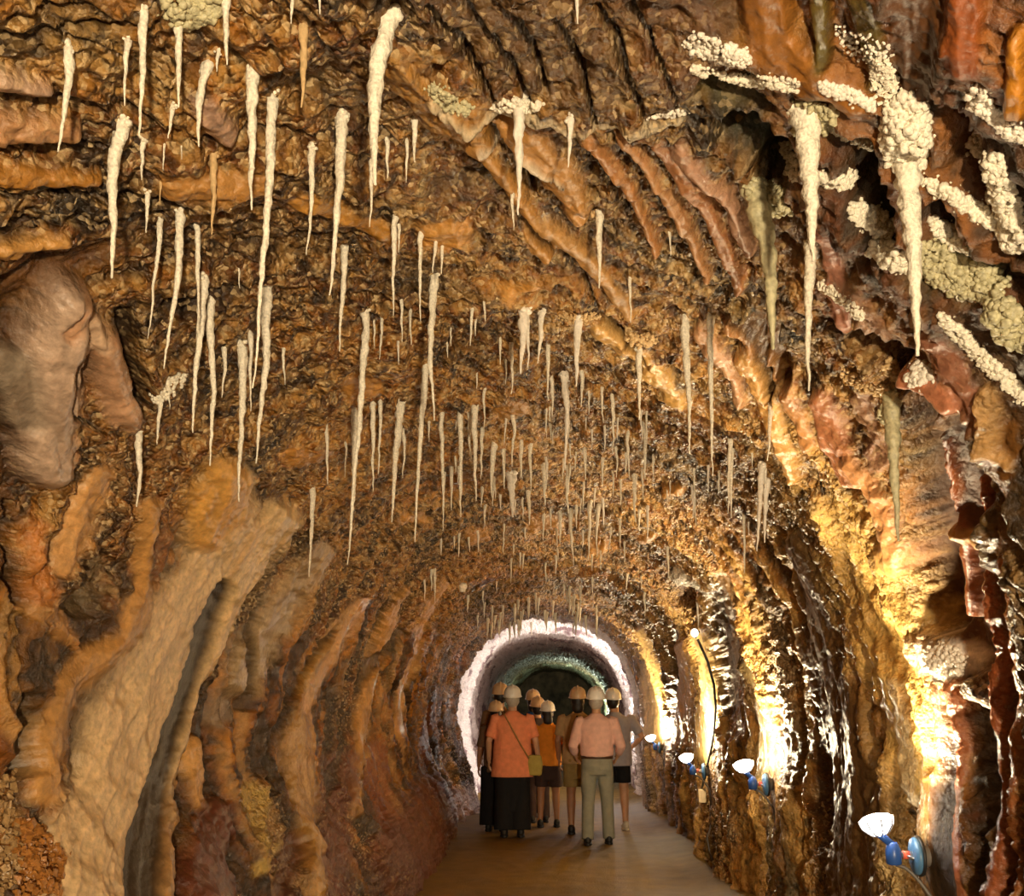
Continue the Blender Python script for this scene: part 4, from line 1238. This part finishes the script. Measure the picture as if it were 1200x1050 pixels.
def person(x, y, h, label, shirt, sleeve=.5, hem=.88, bottom='trousers', bcol=None, skin=SKIN, helm=HELM, hair=HAIRD, hair_low=0.0,
           shoe=None, arms=None, wide=1., yaw=0., legs=.10, stagger=.0, shirt_flare=0., headtilt=(0, 0), belt=None, tuck=False, ears=True):
    o = empty('person', (x, y, 0)); s = h / 1.80     # built 1.72 tall plus the helmet
    o.rotation_euler.z = yaw
    tag(o, label, 'person', 'visitors in helmets standing in the tunnel')
    A = arms or {}
    J = {}
    for sd, nm in ((-1, 'L'), (1, 'R')):
        el, wr = A.get(nm, ((.235, -.01, 1.12), (.255, .07, .88)))
        sh = Vector((sd * .178 * wide, 0, 1.40))
        el = Vector((sd * el[0] * (.5 + .5 * wide), el[1], el[2])); wr = Vector((sd * wr[0] * (.5 + .5 * wide), wr[1], wr[2]))
        J[sd] = (sh, el, wr)
    L = {}
    for sd in (-1, 1):
        yo = stagger * sd
        L[sd] = (Vector((sd * .088, 0, .86)), Vector((sd * (.5 * legs + .05), yo * .5 + .015, .48)), Vector((sd * legs, yo - .02, .085)))

    def fin(mb): mb.v = [(v[0] * s, v[1] * s, v[2] * s) for v in mb.v]; return mb
    # ---- body: one continuous surface
    b = MB()
    b.loft([(.80, .13 * wide, .095, 0, 0), (.90, .165 * wide, .115, 0, -.01), (1.05, .14 * wide, .10, 0, 0), (1.2, .16 * wide, .11, 0, 0), (1.34, .175 * wide, .11, 0, 0), (1.42, .135 * wide, .08, 0, 0), (1.47, .065, .06, 0, 0)])
    b.tube([(0, 0, 1.40), (0, .005, 1.50), (0, .015, 1.57)], [.06, .054, .052], 14)
    hx, hy = headtilt
    b.ell((hx, .02 + hy, 1.615), (.074, .094, .108), 22, 16)
    b.ell((hx, .055 + hy, 1.555), (.050, .055, .052), 16, 10)
    b.tube([(hx, .108 + hy, 1.635), (hx, .125 + hy, 1.598)], [.010, .016], 8, round_ends=True)
    for sd in (-1, 1): b.ell((hx + sd * .076, .012 + hy, 1.605), (.010, .022, .032), 10, 8)
    for sd in (-1, 1):
        sh, el, wr = J[sd]
        b.tube([sh, sh.lerp(el, .45), el, el.lerp(wr, .35), wr], [.052, .047, .038, .037, .026], 14, round_ends=True)
        # hand: palm, four fingers, thumb
        f = (wr - el).normalized(); side = Vector((0, 1, 0)) if abs(f.y) < .8 else Vector((1, 0, 0))
        inn = f.cross(side).normalized() * (1 if f.cross(side).x * sd < 0 else -1)
        side = (side - f * side.dot(f)).normalized()
        palm = wr + f * .05
        for q_ in (-1.5, -.5, .5, 1.5):
            r0 = wr + f * .01 + side * q_ * .012; r1_ = wr + f * .085 + side * q_ * .019
            b.tube([r0, r1_], [.015, .012], 8, round_ends=True)
            ln = (.075, .082, .078, .060)[int(q_ + 1.5)]
            k1 = r1_ + (f * .95 + inn * .25).normalized() * ln * .5; k2 = k1 + (f * .75 + inn * .65).normalized() * ln * .5
            b.tube([r1_, k1, k2], [.0095, .009, .0075], 8, round_ends=True)
        t0 = wr + f * .025 + side * .018; t1 = t0 + (f * .6 + side * .7 + inn * .2).normalized() * .045; t2 = t1 + (f * .9 + side * .15 + inn * .35).normalized() * .035
        b.tube([t0, t1, t2], [.014, .011, .009], 8, round_ends=True)
    for sd in (-1, 1):
        hp, kn, an = L[sd]
        b.tube([hp, hp.lerp(kn, .5), kn, kn.lerp(an, .3), kn.lerp(an, .7), an], [.088, .075, .056, .056, .043, .036], 16)
        b.ell(tuple(an + Vector((0, .05, -.045))), (.040, .11, .035), 14, 8)
    fin(b).build('body', skin, o, remesh=.0075, smooth_it=3)
    for sd in (-1, 1):
        e = MB(); e.ell((hx + sd * .030, .100 + hy, 1.632), (.012, .008, .009), 10, 8); fin(e).build('eye', EYEW, o)
    e = MB(); e.tube([(hx - .022, .100 + hy, 1.572), (hx, .108 + hy, 1.573), (hx + .022, .100 + hy, 1.572)], [.004, .006, .004], 8); fin(e).build('mouth', LIP, o)
    # ---- hair under the helmet
    m = MB(); m.ell((hx, -.006 + hy, 1.625), (.086, .094, .105), 20, 14)
    if hair_low: m.ell((hx, -.05 + hy, 1.55 - hair_low * .5), (.075 + .03 * hair_low, .05, .07 + hair_low), 16, 12)
    o_h = fin(m).build('hair', hair, o, remesh=.009, smooth_it=2)
    # ---- helmet
    he = empty('helmet', (0, 0, 0)); he.parent = o
    q_ = Matrix.Rotation(.12, 3, 'X')
    m = MB(); prof = [(.118, 0), (.122, .004), (.120, .02), (.116, .05), (.104, .083), (.080, .110), (.045, .127), (.012, .132)]
    m.lathe(prof, (0, 0, 0)); m.v = [(v[0] * .90, v[1] * 1.12, v[2]) for v in m.v]
    m.tube([(0, -.125, .035), (0, -.10, .098), (0, -.04, .132), (0, .04, .132), (0, .10, .098), (0, .125, .035)], .012, 8)
    for sd in (-1, 1): m.tube([(sd * .045, -.105, .06), (sd * .045, -.04, .121), (sd * .045, .04, .121), (sd * .045, .105, .06)], .007, 6)
    m.v = [tuple(q_ @ Vector(v) + Vector((hx, .005 + hy, 1.665))) for v in m.v]
    fin(m).build('helmet_shell', helm, he, remesh=.006, smooth_it=2)
    m = MB(); m.rings([[(r * .90 * math.cos(2 * PI * j / 32), r * 1.12 * math.sin(2 * PI * j / 32) + (.038 * max(0, math.sin(2 * PI * j / 32)) ** 2 if r > .12 else 0), z) for j in range(32)] for r, z in [(.112, .004), (.128, .002), (.134, -.004), (.128, -.010), (.112, -.004)]], cap=False)
    m.v = [tuple(q_ @ Vector(v) + Vector((hx, .005 + hy, 1.665))) for v in m.v]
    fin(m).build('helmet_brim', helm, he)
    # ---- shirt
    m = MB(); w_ = wide
    bl = .02 if tuck else 0
    m.loft([(hem, (.188 + shirt_flare - bl * 1.2) * w_, .140 + shirt_flare * .6 - bl * .3, 0, -.005), (hem + .03, (.190 + shirt_flare - bl * .3) * w_, .142 + shirt_flare * .6, 0, -.005), (1.06, (.182 + shirt_flare * .5) * w_, .134 + .3 * shirt_flare, 0, 0),
            (1.2, .184 * w_, .132, 0, 0), (1.33, .198 * w_, .130, 0, 0), (1.41, .165 * w_, .105, 0, 0), (1.455, .095, .078, 0, 0), (1.485, .066, .066, 0, .004)], 28)
    for sd in (-1, 1):
        sh, el, wr = J[sd]
        n_up = min(sleeve / .5, 1); pts = [sh - Vector((sd * .03, 0, 0)), sh, sh.lerp(el, .5 * n_up), sh.lerp(el, n_up)]; rr = [.06, .070, .064, .060]
        if sleeve > .5:
            t = (sleeve - .5) / .5; pts += [el.lerp(wr, t * .5), el.lerp(wr, t)]; rr += [.054, .046]
        m.tube(pts, rr, 16)
    sh_o = fin(m).build('shirt', shirt, o, remesh=.011, smooth_it=3)
    # soft folds
    me = sh_o.data; co = np.empty(len(me.vertices) * 3, np.float32); me.vertices.foreach_get('co', co); co = co.reshape(-1, 3)
    k = fbm(co[:, 0] * 9 + x, co[:, 1] * 9, co[:, 2] * 4 + y, 2, 77) * .010
    r_ = np.hypot(co[:, 0], co[:, 1]) + 1e-3
    co[:, 0] += co[:, 0] / r_ * k; co[:, 1] += co[:, 1] / r_ * k
    me.vertices.foreach_set('co', co.reshape(-1)); me.update()
    # ---- lower clothing
    m = MB()
    top = 1.02
    m.loft([(.78, .155 * w_, .118, 0, -.005), (.88, .178 * w_, .130, 0, -.012), (.96, .172 * w_, .122, 0, -.005), (top, .156 * w_, .112, 0, 0)], 24)
    for sd in (-1, 1):
        hp, kn, an = L[sd]
        hp = hp + Vector((sd * .005, 0, .02))
        if bottom == 'trousers': m.tube([hp, hp.lerp(kn, .5), kn, kn.lerp(an, .5), an + Vector((0, 0, -.02))], [.098, .090, .076, .072, .070], 16)
        elif bottom == 'wide': m.tube([hp, kn, an + Vector((0, 0, .0))], [.118, .118, .128], 18)
        elif bottom == 'long_shorts': m.tube([hp, hp.lerp(kn, .4), hp.lerp(kn, .78)], [.106, .102, .098], 16)
        else: m.tube([hp, hp.lerp(kn, .45), hp.lerp(kn, .72)], [.102, .098, .098], 16)
    if bottom == 'long_shorts': m.loft([(.66, .165 * w_, .11, 0, 0), (.8, .17 * w_, .12, 0, 0)], 20)
    if bottom == 'wide': m.loft([(.30, .14 * w_, .10, 0, 0), (.8, .17 * w_, .12, 0, 0)], 20)
    nm = 'trousers' if bottom in ('trousers', 'wide') else 'shorts'
    tr = fin(m).build(nm, bcol, o, remesh=.011, smooth_it=3)
    me = tr.data; co = np.empty(len(me.vertices) * 3, np.float32); me.vertices.foreach_get('co', co); co = co.reshape(-1, 3)
    k = fbm(co[:, 0] * 8 + y, co[:, 1] * 8, co[:, 2] * 5, 2, 78) * .009
    co[:, 1] += k; co[:, 0] += k * .5
    me.vertices.foreach_set('co', co.reshape(-1)); me.update()
    if belt:
        m = MB(); m.rings([[((.166 * w_ + d) * math.cos(2 * PI * j / 32), (.122 + d) * math.sin(2 * PI * j / 32), z) for j in range(32)] for d, z in [(-.004, .962), (.010, .964), (.012, .998), (-.004, 1.0)]], cap=False)
        fin(m).build('belt', belt, o)
    # ---- shoes
    for sd in (-1, 1):
        an = L[sd][2]
        m = MB()
        m.ell((an.x, an.y + .045, .048), (.047, .135, .042), 18, 10); m.ell((an.x, an.y - .015, .07), (.045, .065, .052), 16, 10)
        sh_ = fin(m).build('shoe', shoe or STRAP, o, remesh=.007, smooth_it=2)
        m = MB(); m.rings([[(an.x + (.050 if k_ else .046) * math.cos(2 * PI * j / 20), an.y + .04 + .14 * math.sin(2 * PI * j / 20), z) for j in range(20)] for k_, z in ((0, .006), (1, .010), (1, .024), (0, .028))])
        fin(m).build('sole', SOLE if shoe is SNEAK else STRAP, sh_)
    return o, s


def strap(o, s, pts, mat=STRAP, w_=.012):
    m = MB(); m.tube([(p[0] * s, p[1] * s, p[2] * s) for p in pts], w_ * s, 8)
    return m.build('shoulder_strap', mat, o)


SNEAK = simple('pale_sneaker', (.60, .52, .40), .7, 0, 20, .1)
SALMON = cloth('salmon_shirt_fabric', (.80, .27, .13))
ORNG = cloth('orange_shirt_fabric', (.80, .28, .03))
BEIGE = cloth('beige_shirt_fabric', (.50, .33, .16))
PINKS = cloth('pink_shirt_fabric', (.74, .44, .36))
GREYS = cloth('grey_shirt_fabric', (.36, .33, .36))
BLUES = cloth('blue_shirt_fabric', (.03, .08, .22))
DARKS = cloth('dark_shirt_fabric', (.09, .06, .05))
TROUG = cloth('grey_trouser_fabric', (.26, .25, .19))
BLACK = cloth('black_fabric', (.012, .011, .012))
BRNS = cloth('brown_shorts_fabric', (.06, .035, .03))
KHAKI = cloth('khaki_shorts_fabric', (.34, .24, .09))
BELT = simple('brown_belt_leather', (.07, .03, .015), .4)
BAG = cloth('olive_bag_fabric', (.42, .32, .08))

o, s = person(.53, 13.24, 1.75, 'man in pink long-sleeved shirt, grey trousers and white helmet, nearest of the group', PINKS, .80, .985, 'trousers', TROUG, SKIN, HELM, HAIRG,
              arms={'L': ((.275, -.03, 1.10), (.235, .13, .98)), 'R': ((.275, -.03, 1.10), (.235, .13, .98))}, wide=1.08, legs=.125, stagger=.05, belt=BELT, tuck=True)
m = MB(); m.box((0, 0, 0), (.11 * s, .006, .10 * s)); pk = m.build('pocket_flap', TROUG, o, smooth=False, bevel=.003); pk.location = (.085 * s, -.135 * s, .89 * s)
o, s = person(-.465, 13.97, 1.78, 'woman in long salmon top and black trousers with olive shoulder bag, seen from behind', SALMON, .42, .70, 'wide', BLACK, SKIN, HELM, HAIRG,
              arms={'L': ((.27, -.02, 1.12), (.27, .10, .90)), 'R': ((.265, -.02, 1.12), (.30, .06, .88))}, wide=1.16, legs=.10, shirt_flare=.035, yaw=.05)
strap(o, s, [(-.10, .11, 1.40), (-.12, .02, 1.475), (-.09, -.105, 1.42), (.0, -.150, 1.26), (.10, -.152, 1.08), (.20, -.12, .92)], cloth('olive_strap_fabric', (.36, .20, .07)), .010)
m = MB(); m.loft([(-.12, .05, .02, 0, 0), (-.11, .085, .035, 0, 0), (.02, .10, .045, 0, 0), (.11, .08, .035, 0, 0), (.12, .06, .02, 0, 0)], 20); bg = m.build('shoulder_bag', BAG, o, remesh=.008, smooth_it=3); bg.location = (.27 * s, -.08, .84 * s)
o, s = person(.83, 14.77, 1.76, 'man in grey T-shirt and black shorts, hand on hip, at the right of the group', GREYS, .40, .80, 'shorts', BLACK, SKIN, HELM, HAIRD, shoe=SNEAK,
              arms={'L': ((.24, 0, 1.12), (.24, .12, .92)), 'R': ((.33, -.03, 1.17), (.22, .10, 1.03))}, wide=1.14, legs=.11, headtilt=(-.02, .0), yaw=.12)
o, s = person(.345, 14.3, 1.77, 'person in beige T-shirt and khaki shorts with black shoulder strap, tan helmet', BEIGE, .38, .84, 'long_shorts', KHAKI, SKIN2, HELT, HAIRD, hair_low=.02,
              arms={'L': ((.25, -.02, 1.12), (.24, .09, .90))}, wide=1.10, legs=.10, yaw=-.05)
strap(o, s, [(-.02, .12, 1.42), (-.03, .02, 1.48), (-.01, -.10, 1.42), (.07, -.145, 1.28), (.15, -.13, 1.12)])
o, s = person(-.035, 15.1, 1.60, 'small person in orange T-shirt and dark brown shorts with white helmet, mid group', ORNG, .40, .86, 'long_shorts', BRNS, SKIN2, HELM, HAIRD, hair_low=.03,
              arms={'R': ((.24, -.01, 1.12), (.23, .10, .92))}, wide=1.05, legs=.12, stagger=.03)
o, s = person(-.175, 15.72, 1.66, 'person in tan helmet mostly hidden behind the small person in orange', DARKS, .45, .86, 'trousers', BRNS, SKIN, HELT, HAIRD, wide=1., yaw=.3)
o, s = person(-.25, 16.4, 1.77, 'person in blue collared shirt and tan helmet at the back of the group', BLUES, .9, .86, 'trousers', BLACK, SKIN, HELT, HAIRD, hair_low=.01)
o, s = person(-.67, 15.25, 1.84, 'person with orange-tan helmet and dark hair behind the woman in salmon, upper one', cloth('brown_shirt_fabric', (.22, .12, .06)), .45, .86, 'trousers', BLACK, SKIN2, HELT, HAIRD, wide=.95)
o, s = person(-.70, 14.6, 1.60, 'shorter dark-haired person at the left edge of the group behind the salmon top', cloth('umber_shirt_fabric', (.16, .09, .05)), .45, .80, 'wide', BLACK, SKIN2, HELT, HAIRD, hair_low=.05, wide=.92)


# ------------------------------------------------------------------ world and view
w = bpy.data.worlds.new('dark'); scn.world = w; w.use_nodes = True
w.node_tree.nodes['Background'].inputs[0].default_value = (0, 0, 0, 1)
scn.view_settings.view_transform = 'Standard'
scn.view_settings.look = 'None'
scn.view_settings.gamma = 1
scn.view_settings.exposure = 0
